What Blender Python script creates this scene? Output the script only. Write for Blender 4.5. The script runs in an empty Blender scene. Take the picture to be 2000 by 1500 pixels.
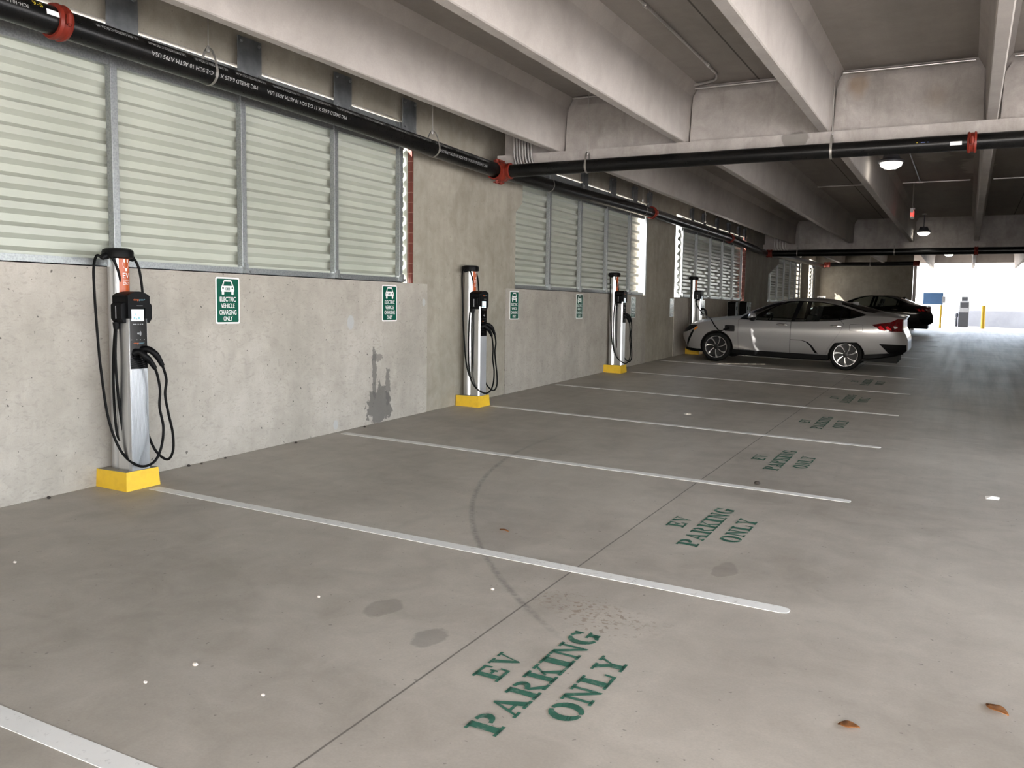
import bpy, bmesh, math, random
import numpy as np
from mathutils import Vector, Matrix
from mathutils.geometry import delaunay_2d_cdt

random.seed(7)
scene = bpy.context.scene
COL = scene.collection
PI = math.pi

# ------------------------------------------------------------------ measured frame
CX, CZ = 6.19669, 1.60878
YAW, PITCH, ROLL, FPX = -0.475712, -0.0883423, 0.0146191, 1716.876
SX, SY = -0.0296656, 0.0229564
Y0, PITCHY, XE, XJ = 4.90968, 2.85, 5.41106, 4.11759
ZP = 1.876            # parapet top
ZSTEM, ZSLAB = 3.70, 4.42


def fz(x, y):
    return SX * x + SY * y


# ------------------------------------------------------------------ tagging
def tag(o, label, cat, group=None, kind=None):
    o['label'] = label
    o['category'] = cat
    if group:
        o['group'] = group
    if kind:
        o['kind'] = kind
    return o


def thing(name, loc, label, cat, group=None, rotz=0.0, kind=None):
    o = bpy.data.objects.new(name, None)
    o.empty_display_size = 0.1
    o.location = loc
    o.rotation_euler = (0, 0, rotz)
    COL.objects.link(o)
    return tag(o, label, cat, group, kind)


# ------------------------------------------------------------------ mesh builder
class MB:
    def __init__(self):
        self.v = []
        self.f = []
        self.m = []

    def add(self, vs, fs, mi=0):
        o = len(self.v)
        self.v += [tuple(p) for p in vs]
        for f in fs:
            self.f.append(tuple(i + o for i in f))
            self.m.append(mi)
        return self

    def box(self, x0, x1, y0, y1, z0, z1, mi=0):
        vs = [(x0, y0, z0), (x1, y0, z0), (x1, y1, z0), (x0, y1, z0), (x0, y0, z1), (x1, y0, z1), (x1, y1, z1), (x0, y1, z1)]
        return self.add(vs, [(0, 3, 2, 1), (4, 5, 6, 7), (0, 1, 5, 4), (1, 2, 6, 5), (2, 3, 7, 6), (3, 0, 4, 7)], mi)

    def prism(self, poly, axis, a, b, mi=0):
        """poly of 2D points; axis 'x': poly=(y,z); 'y': (x,z); 'z': (x,y)."""
        def P(p, t):
            return {'x': (t, p[0], p[1]), 'y': (p[0], t, p[1]), 'z': (p[0], p[1], t)}[axis]
        n = len(poly)
        vs = [P(p, a) for p in poly] + [P(p, b) for p in poly]
        fs = [tuple(range(n)), tuple(range(2 * n - 1, n - 1, -1))]
        fs += [(i, i + n, (i + 1) % n + n, (i + 1) % n) for i in range(n)]
        return self.add(vs, fs, mi)

    def tube(self, pts, r, n=10, mi=0, cap=True):
        pts = [Vector(p) for p in pts]
        rs = r if isinstance(r, (list, tuple)) else [r] * len(pts)
        rings = []
        prev = None
        for i, p in enumerate(pts):
            t = (pts[min(i + 1, len(pts) - 1)] - pts[max(i - 1, 0)]).normalized()
            if prev is None:
                a = Vector((0, 0, 1)) if abs(t.z) < 0.9 else Vector((1, 0, 0))
                u = t.cross(a).normalized()
            else:
                u = (prev - t * prev.dot(t)).normalized()
            prev = u
            w = t.cross(u)
            rings.append([p + (u * math.cos(2 * PI * k / n) + w * math.sin(2 * PI * k / n)) * rs[i] for k in range(n)])
        vs = [q for ring in rings for q in ring]
        fs = []
        for i in range(len(rings) - 1):
            for k in range(n):
                fs.append((i * n + k, i * n + (k + 1) % n, (i + 1) * n + (k + 1) % n, (i + 1) * n + k))
        if cap:
            fs.append(tuple(range(n - 1, -1, -1)))
            fs.append(tuple((len(rings) - 1) * n + k for k in range(n)))
        return self.add(vs, fs, mi)

    def lathe(self, prof, n=32, axis='z', c=(0, 0, 0), mi=0, cap=True):
        """prof: (radius, height) list revolved about axis through c."""
        def P(r, h, a):
            ca, sa = r * math.cos(a), r * math.sin(a)
            d = {'z': (ca, sa, h), 'y': (ca, h, sa), 'x': (h, ca, sa)}[axis]
            return (d[0] + c[0], d[1] + c[1], d[2] + c[2])
        vs = [P(r, h, 2 * PI * k / n) for r, h in prof for k in range(n)]
        fs = []
        for i in range(len(prof) - 1):
            for k in range(n):
                fs.append((i * n + k, i * n + (k + 1) % n, (i + 1) * n + (k + 1) % n, (i + 1) * n + k))
        if cap and prof[0][0] > 1e-5:
            fs.append(tuple(range(n - 1, -1, -1)))
        if cap and prof[-1][0] > 1e-5:
            fs.append(tuple((len(prof) - 1) * n + k for k in range(n)))
        return self.add(vs, fs, mi)

    def ball(self, c, rx, ry, rz, n=12, mi=0):
        vs, fs = [], []
        for i in range(n + 1):
            t = PI * i / n
            for k in range(2 * n):
                a = PI * k / n
                vs.append((c[0] + rx * math.sin(t) * math.cos(a), c[1] + ry * math.sin(t) * math.sin(a), c[2] + rz * math.cos(t)))
        m = 2 * n
        for i in range(n):
            for k in range(m):
                fs.append((i * m + k, (i + 1) * m + k, (i + 1) * m + (k + 1) % m, i * m + (k + 1) % m))
        return self.add(vs, fs, mi)

    def build(self, name, mat, parent=None, smooth=False, loc=None, bevel=0.0, fixn=True):
        me = bpy.data.meshes.new(name)
        me.from_pydata(self.v, [], self.f)
        mats = mat if isinstance(mat, (list, tuple)) else [mat]
        for m in mats:
            me.materials.append(m)
        if len(mats) > 1:
            me.polygons.foreach_set('material_index', self.m)
        if fixn:
            bm = bmesh.new()
            bm.from_mesh(me)
            bmesh.ops.remove_doubles(bm, verts=bm.verts, dist=1e-6)
            bmesh.ops.recalc_face_normals(bm, faces=bm.faces)
            bm.to_mesh(me)
            bm.free()
        if smooth:
            me.polygons.foreach_set('use_smooth', [True] * len(me.polygons))
            me.set_sharp_from_angle(angle=math.radians(smooth if smooth is not True else 40))
        me.update()
        o = bpy.data.objects.new(name, me)
        COL.objects.link(o)
        if parent:
            o.parent = parent
        if loc:
            o.location = loc
        if bevel:
            b = o.modifiers.new('Bevel', 'BEVEL')
            b.width = bevel
            b.segments = 2
            b.limit_method = 'ANGLE'
            b.angle_limit = math.radians(40)
        return o


def spline(pts, n=8):
    """Catmull-Rom through 3D points."""
    P = [Vector(p) for p in pts]
    out = []
    for i in range(len(P) - 1):
        p0, p1, p2, p3 = P[max(i - 1, 0)], P[i], P[i + 1], P[min(i + 2, len(P) - 1)]
        for k in range(n):
            t = k / n
            out.append(0.5 * ((2 * p1) + (p2 - p0) * t + (2 * p0 - 5 * p1 + 4 * p2 - p3) * t * t + (3 * p1 - p0 - 3 * p2 + p3) * t ** 3))
    out.append(P[-1])
    return out


def copy_tree(o, parent=None):
    c = o.copy()
    COL.objects.link(c)
    c.parent = parent
    for ch in list(o.children):
        copy_tree(ch, c)
    return c


# ------------------------------------------------------------------ materials
def srgb(r, g, b):
    f = lambda c: (c / 255) / 12.92 if c / 255 <= 0.04045 else ((c / 255 + 0.055) / 1.055) ** 2.4
    return (f(r), f(g), f(b), 1)


class N:
    def __init__(self, name):
        self.mat = bpy.data.materials.new(name)
        self.mat.use_nodes = True
        self.t = self.mat.node_tree
        self.bsdf = self.t.nodes['Principled BSDF']

    def node(self, typ, **kw):
        n = self.t.nodes.new(typ)
        for k, v in kw.items():
            setattr(n, k, v)
        return n

    def put(self, sock, val):
        if hasattr(val, 'is_linked') or isinstance(val, bpy.types.NodeSocket):
            self.t.links.new(val, sock)
        else:
            sock.default_value = val

    def math(self, op, a, b=0.0, c=0.0, clamp=False):
        n = self.node('ShaderNodeMath', operation=op, use_clamp=clamp)
        self.put(n.inputs[0], a)
        self.put(n.inputs[1], b)
        if op in ('SMOOTH_MIN', 'MULTIPLY_ADD', 'COMPARE', 'WRAP'):
            self.put(n.inputs[2], c)
        return n.outputs[0]

    def coord(self):
        if not hasattr(self, '_c'):
            self._c = self.node('ShaderNodeTexCoord').outputs['Object']
        return self._c

    def xyz(self):
        if not hasattr(self, '_x'):
            s = self.node('ShaderNodeSeparateXYZ')
            self.put(s.inputs[0], self.coord())
            self._x = s.outputs
        return self._x

    def scaled(self, sx, sy, sz):
        m = self.node('ShaderNodeMapping')
        self.put(m.inputs[0], self.coord())
        m.inputs['Scale'].default_value = (sx, sy, sz)
        return m.outputs[0]

    def noise(self, scale, detail=5, rough=0.55, dist=0.0, vec=None):
        n = self.node('ShaderNodeTexNoise')
        self.put(n.inputs['Vector'], vec or self.coord())
        n.inputs['Scale'].default_value = scale
        n.inputs['Detail'].default_value = detail
        n.inputs['Roughness'].default_value = rough
        n.inputs['Distortion'].default_value = dist
        return n.outputs['Fac']

    def remap(self, v, a, b, c=0.0, d=1.0):
        n = self.node('ShaderNodeMapRange')
        n.clamp = True
        self.put(n.inputs[0], v)
        for i, q in zip((1, 2, 3, 4), (a, b, c, d)):
            n.inputs[i].default_value = q
        return n.outputs[0]

    def mix(self, fac, a, b, mode='MIX'):
        n = self.node('ShaderNodeMix', data_type='RGBA', blend_type=mode)
        self.put(n.inputs[0], fac)
        self.put(n.inputs[6], a)
        self.put(n.inputs[7], b)
        return n.outputs[2]

    def blob(self, c, r, wob=0.6, nscale=6.0, hard=0.15, ndetail=6):
        """a stain with a ragged outline: c centre, r radii (3D)."""
        m = self.node('ShaderNodeVectorMath', operation='SUBTRACT')
        self.put(m.inputs[0], self.coord())
        m.inputs[1].default_value = c
        d = self.node('ShaderNodeVectorMath', operation='DIVIDE')
        self.put(d.inputs[0], m.outputs[0])
        d.inputs[1].default_value = r
        l = self.node('ShaderNodeVectorMath', operation='LENGTH')
        self.put(l.inputs[0], d.outputs[0])
        nz = self.noise(nscale, ndetail)
        s = self.math('MULTIPLY_ADD', nz, wob * 2, -wob)
        q = self.math('SUBTRACT', self.math('SUBTRACT', 1.0, l.outputs['Value']), s)
        return self.remap(q, 0.0, hard)

    def bump(self, h, strength=0.2, dist=0.01):
        b = self.node('ShaderNodeBump')
        b.inputs['Strength'].default_value = strength
        b.inputs['Distance'].default_value = dist
        self.put(b.inputs['Height'], h)
        self.put(self.bsdf.inputs['Normal'], b.outputs[0])

    def done(self, color=None, rough=None, metal=None, coat=None, spec=None):
        i = self.bsdf.inputs
        if color is not None:
            self.put(i['Base Color'], color)
        if rough is not None:
            self.put(i['Roughness'], rough)
        if metal is not None:
            self.put(i['Metallic'], metal)
        if coat is not None:
            i['Coat Weight'].default_value = coat
            i['Coat Roughness'].default_value = 0.05
        if spec is not None:
            i['Specular IOR Level'].default_value = spec
        return self.mat


def plain(name, col, rough=0.5, metal=0.0, coat=None, var=0.06, nscale=8.0, spec=None):
    n = N(name)
    a = n.remap(n.noise(nscale, 4), 0.3, 0.7, 1 - var, 1 + var)
    c = n.mix(1.0, col, (1, 1, 1, 1), 'MULTIPLY')
    v = n.node('ShaderNodeVectorMath', operation='SCALE')
    n.put(v.inputs[0], c)
    n.put(v.inputs[3], a)
    return n.done(v.outputs[0], rough, metal, coat, spec)


def emit(name, col, s):
    n = N(name)
    n.bsdf.inputs['Base Color'].default_value = col
    n.bsdf.inputs['Emission Color'].default_value = col
    n.bsdf.inputs['Emission Strength'].default_value = s
    return n.mat


def concrete(name, c0, c1, big=0.7, streak=None, pits=0.0, rough=0.85, seed=0.0, worm=0.0, extra=None):
    n = N(name)
    a = n.noise(big, 7, 0.62, 0.4)
    b = n.noise(big * 7, 6, 0.6, 0.6)
    f = n.math('ADD', n.math('MULTIPLY', a, 0.65), n.math('MULTIPLY', b, 0.35))
    col = n.mix(n.remap(f, 0.36, 0.64), c0, c1)
    if streak:
        s = n.noise(1.0, 4, 0.6, 0.0, n.scaled(*streak))
        col = n.mix(n.remap(s, 0.35, 0.7, 0, 0.35), col, tuple(q * 0.72 for q in c0[:3]) + (1,))
    if worm:
        w = n.noise(11.0, 3, 0.55, 2.2, n.scaled(1, 0.8, 1.7))
        col = n.mix(n.remap(w, 0.54, 0.68, 0, worm), col, tuple(q * 0.62 for q in c0[:3]) + (1,))
    if pits:
        p = n.noise(26.0, 2, 0.4)
        col = n.mix(n.remap(p, 0.72, 0.75, 0, pits), col, (0.03, 0.028, 0.025, 1))
    if extra:
        col = extra(n, col)
    fine = n.noise(90.0, 3)
    col = n.mix(n.remap(fine, 0.3, 0.7, 0.0, 0.16), col, tuple(q * 0.6 for q in c0[:3]) + (1,))
    n.bump(n.math('ADD', n.noise(30.0, 5), n.math('MULTIPLY', fine, 0.3)), 0.12 if rough > .7 else 0.05, 0.01)
    return n.done(col, rough if rough > .7 else n.remap(n.noise(1.0, 5, 0.65, 0.0, n.scaled(5.0, 0.3, 0.2)), .4, .62, rough - .03, rough + .05), spec=0.35 if rough > .7 else 0.5)


def floor_marks(n, col):
    x, y, z = n.xyz()
    # sawn joint, cross joint, tyre arc, damp spots
    wob = n.math('MULTIPLY', n.math('SUBTRACT', n.noise(2.0, 3), 0.5), 0.012)
    xj = n.math('ADD', x, wob)
    d = n.math('ABSOLUTE', n.math('SUBTRACT', xj, XJ))
    col = n.mix(n.remap(d, 0.003, 0.007, 0.85, 0.0), col, (0.07, 0.06, 0.05, 1))
    yj = n.math('ADD', y, n.math('MULTIPLY', n.math('SUBTRACT', n.noise(1.2, 4), 0.5), 0.10))
    d = n.math('ABSOLUTE', n.math('SUBTRACT', yj, 11.62))
    br = n.remap(n.noise(3.0, 3), 0.42, 0.6)
    col = n.mix(n.math('MULTIPLY', n.remap(d, 0.006, 0.016, 0.55, 0.0), br), col, (0.62, 0.60, 0.57, 1))
    # tyre arc
    dx = n.math('SUBTRACT', x, 8.2931)
    dy = n.math('SUBTRACT', y, 8.7822)
    r = n.math('SQRT', n.math('ADD', n.math('MULTIPLY', dx, dx), n.math('MULTIPLY', dy, dy)))
    ring = n.math('ABSOLUTE', n.math('SUBTRACT', n.math('ADD', r, wob), 6.1835))
    arc = n.math('MULTIPLY', n.remap(ring, 0.008, 0.030, 0.5, 0.0), n.remap(x, 4.55, 4.2, 0.0, 1.0))
    arc = n.math('MULTIPLY', arc, n.remap(y, 9.6, 7.5, 0.0, 1.0))
    inside = n.math('MULTIPLY', n.remap(n.math('SUBTRACT', r, 6.1835), -0.9, 0.0, 0.0, 0.22), n.remap(n.math('SUBTRACT', r, 6.18), 0.0, 0.01, 1.0, 0.0))
    inside = n.math('MULTIPLY', inside, n.remap(x, 4.1, 3.4, 0.0, 1.0))
    col = n.mix(n.math('MULTIPLY', inside, n.remap(y, 7.5, 5.5)), col, (0.17, 0.165, 0.16, 1))
    col = n.mix(n.math('MULTIPLY', arc, n.remap(n.noise(30, 3), 0.35, 0.6, 0.25, 1.0)), col, (0.10, 0.095, 0.09, 1))
    for c, rr, wb, ns, amt, cc in [
            ((3.49, 3.78, -0.02), (0.10, 0.14, 0.4), 0.4, 9.0, 0.45, (0.17, 0.15, 0.13, 1)),
            ((3.91, 3.58, -0.03), (0.09, 0.13, 0.4), 0.5, 9.0, 0.45, (0.15, 0.14, 0.13, 1)),
            ((4.93, 5.42, -0.02), (0.08, 0.17, 0.4), 0.5, 9.0, 0.4, (0.16, 0.14, 0.12, 1)),
            ((3.45, 5.35, 0.02), (0.30, 0.35, 0.4), 0.7, 5.0, 0.12, (0.2, 0.15, 0.11, 1))]:
        col = n.mix(n.math('MULTIPLY', n.blob(c, rr, wb, ns), amt), col, cc)
    # scattered brown droplets by the nearest stencil
    for c, r, ns, th, a_ in (((4.52, 4.34, -0.04), (0.42, 0.16, 0.5), 26.0, .56, .75), ((4.33, 4.40, -0.03), (0.30, 0.22, 0.5), 38.0, .60, .6), ((4.62, 4.20, -0.04), (0.30, 0.22, 0.5), 34.0, .59, .6)):
        m = n.blob(c, r, 0.25, 4.0, 0.6, 3)
        dr = n.remap(n.noise(ns, 3, 0.5), th, th + .03)
        col = n.mix(n.math('MULTIPLY', n.math('MULTIPLY', m, dr), a_), col, (0.22, 0.155, 0.105, 1))
    # tyre-polished, streaked drive lane (runs along the wall), beyond the stall ends
    s = n.noise(1.0, 5, 0.65, 0.0, n.scaled(7.0, 0.22, 0.2))
    lane = n.math('MULTIPLY', n.remap(x, 4.9, 6.2), n.remap(y, 10, 18))
    col = n.mix(n.math('MULTIPLY', n.remap(s, 0.42, 0.66, 0, 0.34), lane), col, (0.12, 0.11, 0.10, 1))
    # broom / curing sweeps
    s = n.noise(1.0, 4, 0.6, 0.0, n.scaled(0.5, 3.2, 1))
    col = n.mix(n.remap(s, 0.45, 0.75, 0, 0.09), col, (0.56, 0.52, 0.47, 1))
    # small dark flecks
    p = n.noise(34.0, 2, 0.35)
    col = n.mix(n.remap(p, 0.745, 0.765, 0, 0.45), col, (0.05, 0.045, 0.04, 1))
    return col


def ceiling_marks(n, col):
    x, y, z = n.xyz()
    for xj in (3.775, 7.225, 10.675):
        d = n.math('ABSOLUTE', n.math('SUBTRACT', x, xj))
        col = n.mix(n.remap(d, 0.006, 0.014, 0.85, 0.0), col, (0.05, 0.045, 0.04, 1))
    for c, r, wb, ns, a in (((6.15, 14.6, 4.42), (.42, 1.5, 1), .8, 5.0, .7), ((6.2, 19.3, 4.42), (.3, 1.3, 1), .8, 5.0, .6), ((5.5, 17.5, 4.42), (.3, 1.2, 1), .9, 4.0, .35)):
        col = n.mix(n.math('MULTIPLY', n.blob(c, r, wb, ns, .3), a), col, (0.62, 0.58, 0.54, 1))
    return col


def beam_marks(n, col):
    col = n.mix(n.math('MULTIPLY', n.blob((4.27, 10.98, 3.66), (.17, .2, .14), .3, 8.0, .1), .75), col, (0.17, 0.155, 0.14, 1))
    col = n.mix(n.math('MULTIPLY', n.blob((4.92, 11.13, 4.24), (.16, .2, .20), .4, 5.0, .6), .5), col, (0.30, 0.19, 0.10, 1))
    col = n.mix(n.math('MULTIPLY', n.blob((5.75, 11.13, 4.02), (.14, .2, .16), .4, 5.0, .8), .3), col, (0.28, 0.20, 0.13, 1))
    s_ = n.noise(1.0, 5, 0.7, 0.0, n.scaled(5.0, 1, 1.2))
    col = n.mix(n.remap(s_, 0.52, 0.72, 0, 0.45), col, (0.20, 0.175, 0.155, 1))
    return col


def parapet_marks(n, col):
    for c, rr, wb, ns, amt in [((0, 8.57, 0.40), (0.3, 0.25, 0.24), 0.95, 11.0, 0.8), ((0, 8.47, 0.80), (0.3, 0.045, 0.34), 0.95, 13.0, 0.75), ((0, 8.52, 0.98), (0.3, 0.12, 0.05), 0.9, 16.0, 0.6),
                               ((0, 8.74, 0.62), (0.3, 0.05, 0.24), 1.0, 14.0, 0.7)]:
        col = n.mix(n.math('MULTIPLY', n.blob(c, rr, wb, ns, 0.08), amt), col, (0.10, 0.095, 0.09, 1))
    for (cy, cz, rad) in [(8.02, 1.40, 0.075), (7.75, 0.26, 0.05), (9.53, 1.64, 0.045), (11.94, 1.65, 0.045), (19.78, 1.68, 0.045)]:
        col = n.mix(n.blob((0, cy, cz), (0.3, rad * 0.9, rad * 1.2), 0.05, 5.0, 0.2), col, (0.42, 0.42, 0.42, 1))
    return col


M = {}


def make_materials():
    M['floor'] = concrete('floor concrete', (0.315, 0.282, 0.240, 1), (0.50, 0.455, 0.395, 1), 0.45, rough=0.52, extra=floor_marks)
    M['parapet'] = concrete('cast concrete parapet', (0.345, 0.315, 0.275, 1), (0.50, 0.462, 0.41, 1), 0.8, pits=0.8, worm=0.3, streak=(1, 2.2, 0.25), extra=parapet_marks)
    M['column'] = concrete('column concrete', (0.275, 0.248, 0.200, 1), (0.435, 0.398, 0.335, 1), 0.9, pits=0.25, streak=(1, 4.0, 0.4))
    M['endwall'] = concrete('shade-darkened end wall concrete', (0.11, 0.096, 0.074, 1), (0.18, 0.158, 0.124, 1), 0.9, streak=(3.0, 1, 0.4))  # low light of the far bay is put into the wall colour
    M['ceiling'] = concrete('precast ceiling concrete', (0.285, 0.258, 0.234, 1), (0.375, 0.341, 0.311, 1), 0.5, streak=(3.0, 0.3, 1), extra=ceiling_marks)
    M['beam'] = concrete('precast beam concrete', (0.36, 0.325, 0.297, 1), (0.485, 0.443, 0.407, 1), 0.6, streak=(1.0, 0.5, 0.5))
    M['beamface'] = concrete('weathered beam concrete', (0.31, 0.278, 0.257, 1), (0.52, 0.478, 0.447, 1), 0.9, streak=(1.6, 1, 0.5), extra=beam_marks)
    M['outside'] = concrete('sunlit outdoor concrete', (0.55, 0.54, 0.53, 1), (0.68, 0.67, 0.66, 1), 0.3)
    M['outwall'] = concrete('outdoor wall concrete', (0.28, 0.29, 0.32, 1), (0.36, 0.37, 0.40, 1), 0.4)
    # galvanised steel
    n = N('galvanised steel')
    v = n.node('ShaderNodeTexVoronoi')
    n.put(v.inputs['Vector'], n.coord())
    v.inputs['Scale'].default_value = 60
    sp = n.remap(v.outputs['Distance'], 0.1, 0.8)
    c = n.mix(sp, (0.27, 0.285, 0.29, 1), (0.37, 0.385, 0.39, 1))
    M['galv'] = n.done(c, 0.42, 0.75)
    n = N('zinc plate steel')
    c = n.mix(n.remap(n.noise(6, 6), 0.35, 0.65), (0.16, 0.17, 0.18, 1), (0.26, 0.27, 0.28, 1))
    M['plate'] = n.done(c, 0.5, 0.7)
    n = N('painted corrugated steel')
    c = n.mix(n.remap(n.noise(1.2, 5), 0.35, 0.65), (0.375, 0.39, 0.335, 1), (0.43, 0.445, 0.385, 1))
    M['sheet'] = n.done(c, 0.28, 0.0, spec=0.5)
    n = N('black steel pipe')
    c = n.mix(n.remap(n.noise(5, 5), 0.4, 0.7), (0.004, 0.004, 0.004, 1), (0.007, 0.0065, 0.006, 1))
    M['pipe'] = n.done(c, n.remap(n.noise(60, 3), 0.3, 0.7, 0.27, 0.31), 0.0, spec=0.25)
    M['red'] = plain('red painted iron', (0.17, 0.020, 0.011, 1), 0.4, spec=0.3)
    M['conduit'] = plain('bare steel conduit', (0.60, 0.58, 0.56, 1), 0.33, 0.8)
    M['rod'] = plain('zinc hanger rod', (0.42, 0.40, 0.37, 1), 0.4, 0.8)
    n = N('yellow curb paint')
    c = n.mix(n.remap(n.noise(14, 6), 0.45, 0.75), (0.80, 0.50, 0.03, 1), (0.70, 0.42, 0.03, 1))
    n.bump(n.noise(60, 4), 0.2, 0.004)
    M['yellow'] = n.done(c, 0.55)
    n = N('white stripe paint')
    x, y, z = n.xyz()
    w = n.noise(30, 5)
    w2 = n.noise(2.0, 4)
    c = n.mix(n.remap(w, 0.60, 0.68, 0, 0.5), (0.76, 0.75, 0.72, 1), (0.36, 0.34, 0.32, 1))
    c = n.mix(n.remap(w2, 0.4, 0.75, 0, 0.30), c, (0.5, 0.48, 0.45, 1))
    M['stripe'] = n.done(c, 0.7)
    n = N('green stencil paint')
    c = n.mix(n.remap(n.noise(40, 5), 0.56, 0.68, 0, 0.35), (0.025, 0.115, 0.075, 1), (0.27, 0.28, 0.24, 1))
    M['stencil'] = n.done(c, 0.75)
    n = N('brushed aluminium')
    s = n.noise(1.0, 3, 0.5, 0, n.scaled(60, 60, 0.6))
    c = n.mix(s, (0.66, 0.67, 0.69, 1), (0.80, 0.81, 0.83, 1))
    M['alu'] = n.done(c, 0.28, 1.0)
    M['blackplastic'] = plain('black plastic', (0.0035, 0.0035, 0.004, 1), 0.5, spec=0.14)
    M['panelblack'] = plain('glossy black panel', (0.003, 0.003, 0.0035, 1), 0.12, spec=0.3)
    M['rubber'] = plain('black cable rubber', (0.0025, 0.0025, 0.0025, 1), 0.55, spec=0.12)
    M['screen'] = emit('lit white screen', (0.85, 0.95, 1.0, 1), 0.35)
    M['screenink'] = emit('screen teal ink', (0.10, 0.30, 0.36, 1), 0.1)
    M['orange'] = plain('orange band vinyl', (0.42, 0.075, 0.013, 1), 0.35)
    M['white'] = plain('white vinyl', (0.82, 0.82, 0.82, 1), 0.45)
    M['logo_orange'] = plain('orange ink', (0.75, 0.17, 0.04, 1), 0.5)
    M['logo_blue'] = plain('blue grey ink', (0.14, 0.28, 0.36, 1), 0.5)
    M['ink_grey'] = plain('grey ink', (0.35, 0.35, 0.36, 1), 0.5)
    M['pipeink'] = plain('white pipe ink', (0.36, 0.36, 0.35, 1), 0.7)
    M['yellowink'] = plain('yellow marker', (0.55, 0.42, 0.03, 1), 0.6)
    M['blueink'] = plain('blue marker', (0.10, 0.14, 0.32, 1), 0.6)
    M['signgreen'] = plain('reflective green sheeting', (0.008, 0.085, 0.055, 1), 0.2, spec=0.6)
    M['signwhite'] = plain('reflective white sheeting', (0.86, 0.87, 0.86, 1), 0.2, spec=0.6)
    n = N('red glazed brick')
    b = n.node('ShaderNodeTexBrick')
    mp = n.node('ShaderNodeMapping')
    n.put(mp.inputs[0], n.coord())
    mp.inputs['Rotation'].default_value = (PI / 2, 0, 0)
    mp.inputs['Location'].default_value = (0.0, 0.0, 0)
    n.put(b.inputs['Vector'], mp.outputs[0])
    b.offset = 0.0
    b.inputs['Color1'].default_value = (0.13, 0.028, 0.018, 1)
    b.inputs['Color2'].default_value = (0.16, 0.036, 0.024, 1)
    b.inputs['Mortar'].default_value = (0.30, 0.18, 0.14, 1)
    b.inputs['Scale'].default_value = 1.0
    b.inputs['Mortar Size'].default_value = 0.004
    b.inputs['Brick Width'].default_value = 0.055
    b.inputs['Row Height'].default_value = 0.125
    M['brick'] = n.done(b.outputs['Color'], 0.5)
    # cars
    n = N('silver metallic paint')
    c = n.mix(n.noise(300, 2), (0.37, 0.365, 0.37, 1), (0.43, 0.42, 0.425, 1))
    M['silver'] = n.done(c, 0.30, 0.55, coat=0.7)
    n = N('black car paint')
    c = n.mix(n.noise(300, 2), (0.003, 0.003, 0.0035, 1), (0.005, 0.005, 0.0055, 1))
    M['blackpaint'] = n.done(c, 0.25, 0.0, coat=0.6, spec=0.3)
    M['trim'] = plain('black trim', (0.003, 0.003, 0.0035, 1), 0.45, spec=0.10)
    M['matte'] = plain('matte black', (0.004, 0.004, 0.004, 1), 0.8)
    M['tyre'] = plain('tyre rubber', (0.006, 0.006, 0.006, 1), 0.7, spec=0.2)
    M['rim'] = plain('machined alloy', (0.72, 0.72, 0.74, 1), 0.22, 0.95)
    M['rimdark'] = plain('dark alloy', (0.008, 0.008, 0.009, 1), 0.35, 0.3)
    M['chrome'] = plain('chrome', (0.80, 0.80, 0.82, 1), 0.12, 1.0)
    n = N('red lamp lens')
    M['redlens'] = n.done(n.mix(n.noise(30, 2), (0.11, 0.004, 0.006, 1), (0.05, 0.002, 0.003, 1)), 0.08, 0, coat=1.0)
    M['redbright'] = plain('bright red lens', (0.75, 0.02, 0.03, 1), 0.12, 0, coat=1.0)
    M['clearlens'] = plain('clear lamp lens', (0.55, 0.52, 0.52, 1), 0.08, 0.2, coat=1.0)
    M['amber'] = plain('amber lens', (0.85, 0.25, 0.02, 1), 0.15, 0, coat=1.0)
    M['seat'] = plain('dark seat fabric', (0.035, 0.034, 0.034, 1), 0.8)
    n = N('tinted car glass')
    t = n.t
    tr = t.nodes.new('ShaderNodeBsdfTransparent')
    nz = n.remap(n.noise(3, 2), 0.3, 0.7, 0.60, 0.64)
    cc = n.node('ShaderNodeCombineColor')
    for i, k in enumerate((0.95, 1.0, 0.95)):
        n.put(cc.inputs[i], n.math('MULTIPLY', nz, k))
    n.put(tr.inputs[0], cc.outputs[0])
    gl = t.nodes.new('ShaderNodeBsdfGlossy')
    gl.inputs['Roughness'].default_value = 0.02
    gl.inputs['Color'].default_value = (1, 1, 1, 1)
    fr = t.nodes.new('ShaderNodeFresnel')
    fr.inputs[0].default_value = 1.5
    mx = t.nodes.new('ShaderNodeMixShader')
    t.links.new(fr.outputs[0], mx.inputs[0])
    t.links.new(tr.outputs[0], mx.inputs[1])
    t.links.new(gl.outputs[0], mx.inputs[2])
    t.links.new(mx.outputs[0], t.nodes['Material Output'].inputs[0])
    t.nodes.remove(n.bsdf)
    M['glass'] = n.mat
    M['lamp'] = emit('lit lamp lens', (1.0, 0.95, 0.86, 1), 11.0)
    M['lampbody'] = plain('grey lamp housing', (0.10, 0.10, 0.11, 1), 0.5, 0.4)
    M['exit'] = plain('white exit sign housing', (0.6, 0.6, 0.6, 1), 0.4)
    M['exitred'] = emit('lit red exit letters', (1.0, 0.04, 0.03, 1), 3.0)
    M['leaf'] = plain('dry brown leaf', (0.26, 0.10, 0.025, 1), 0.7, var=0.3, nscale=60)
    M['paper'] = plain('crumpled white paper', (0.75, 0.74, 0.72, 1), 0.8)
    M['pebble'] = plain('pale pebble', (0.60, 0.54, 0.48, 1), 0.8, var=0.2)
    M['grit'] = plain('dark grit', (0.045, 0.036, 0.03, 1), 0.9)
    M['bluesign'] = plain('blue sign sheet', (0.10, 0.22, 0.45, 1), 0.4)  # blue paled: outdoor glare put into the colour
    M['machine'] = plain('grey machine steel', (0.09, 0.095, 0.11, 1), 0.5)
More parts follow.
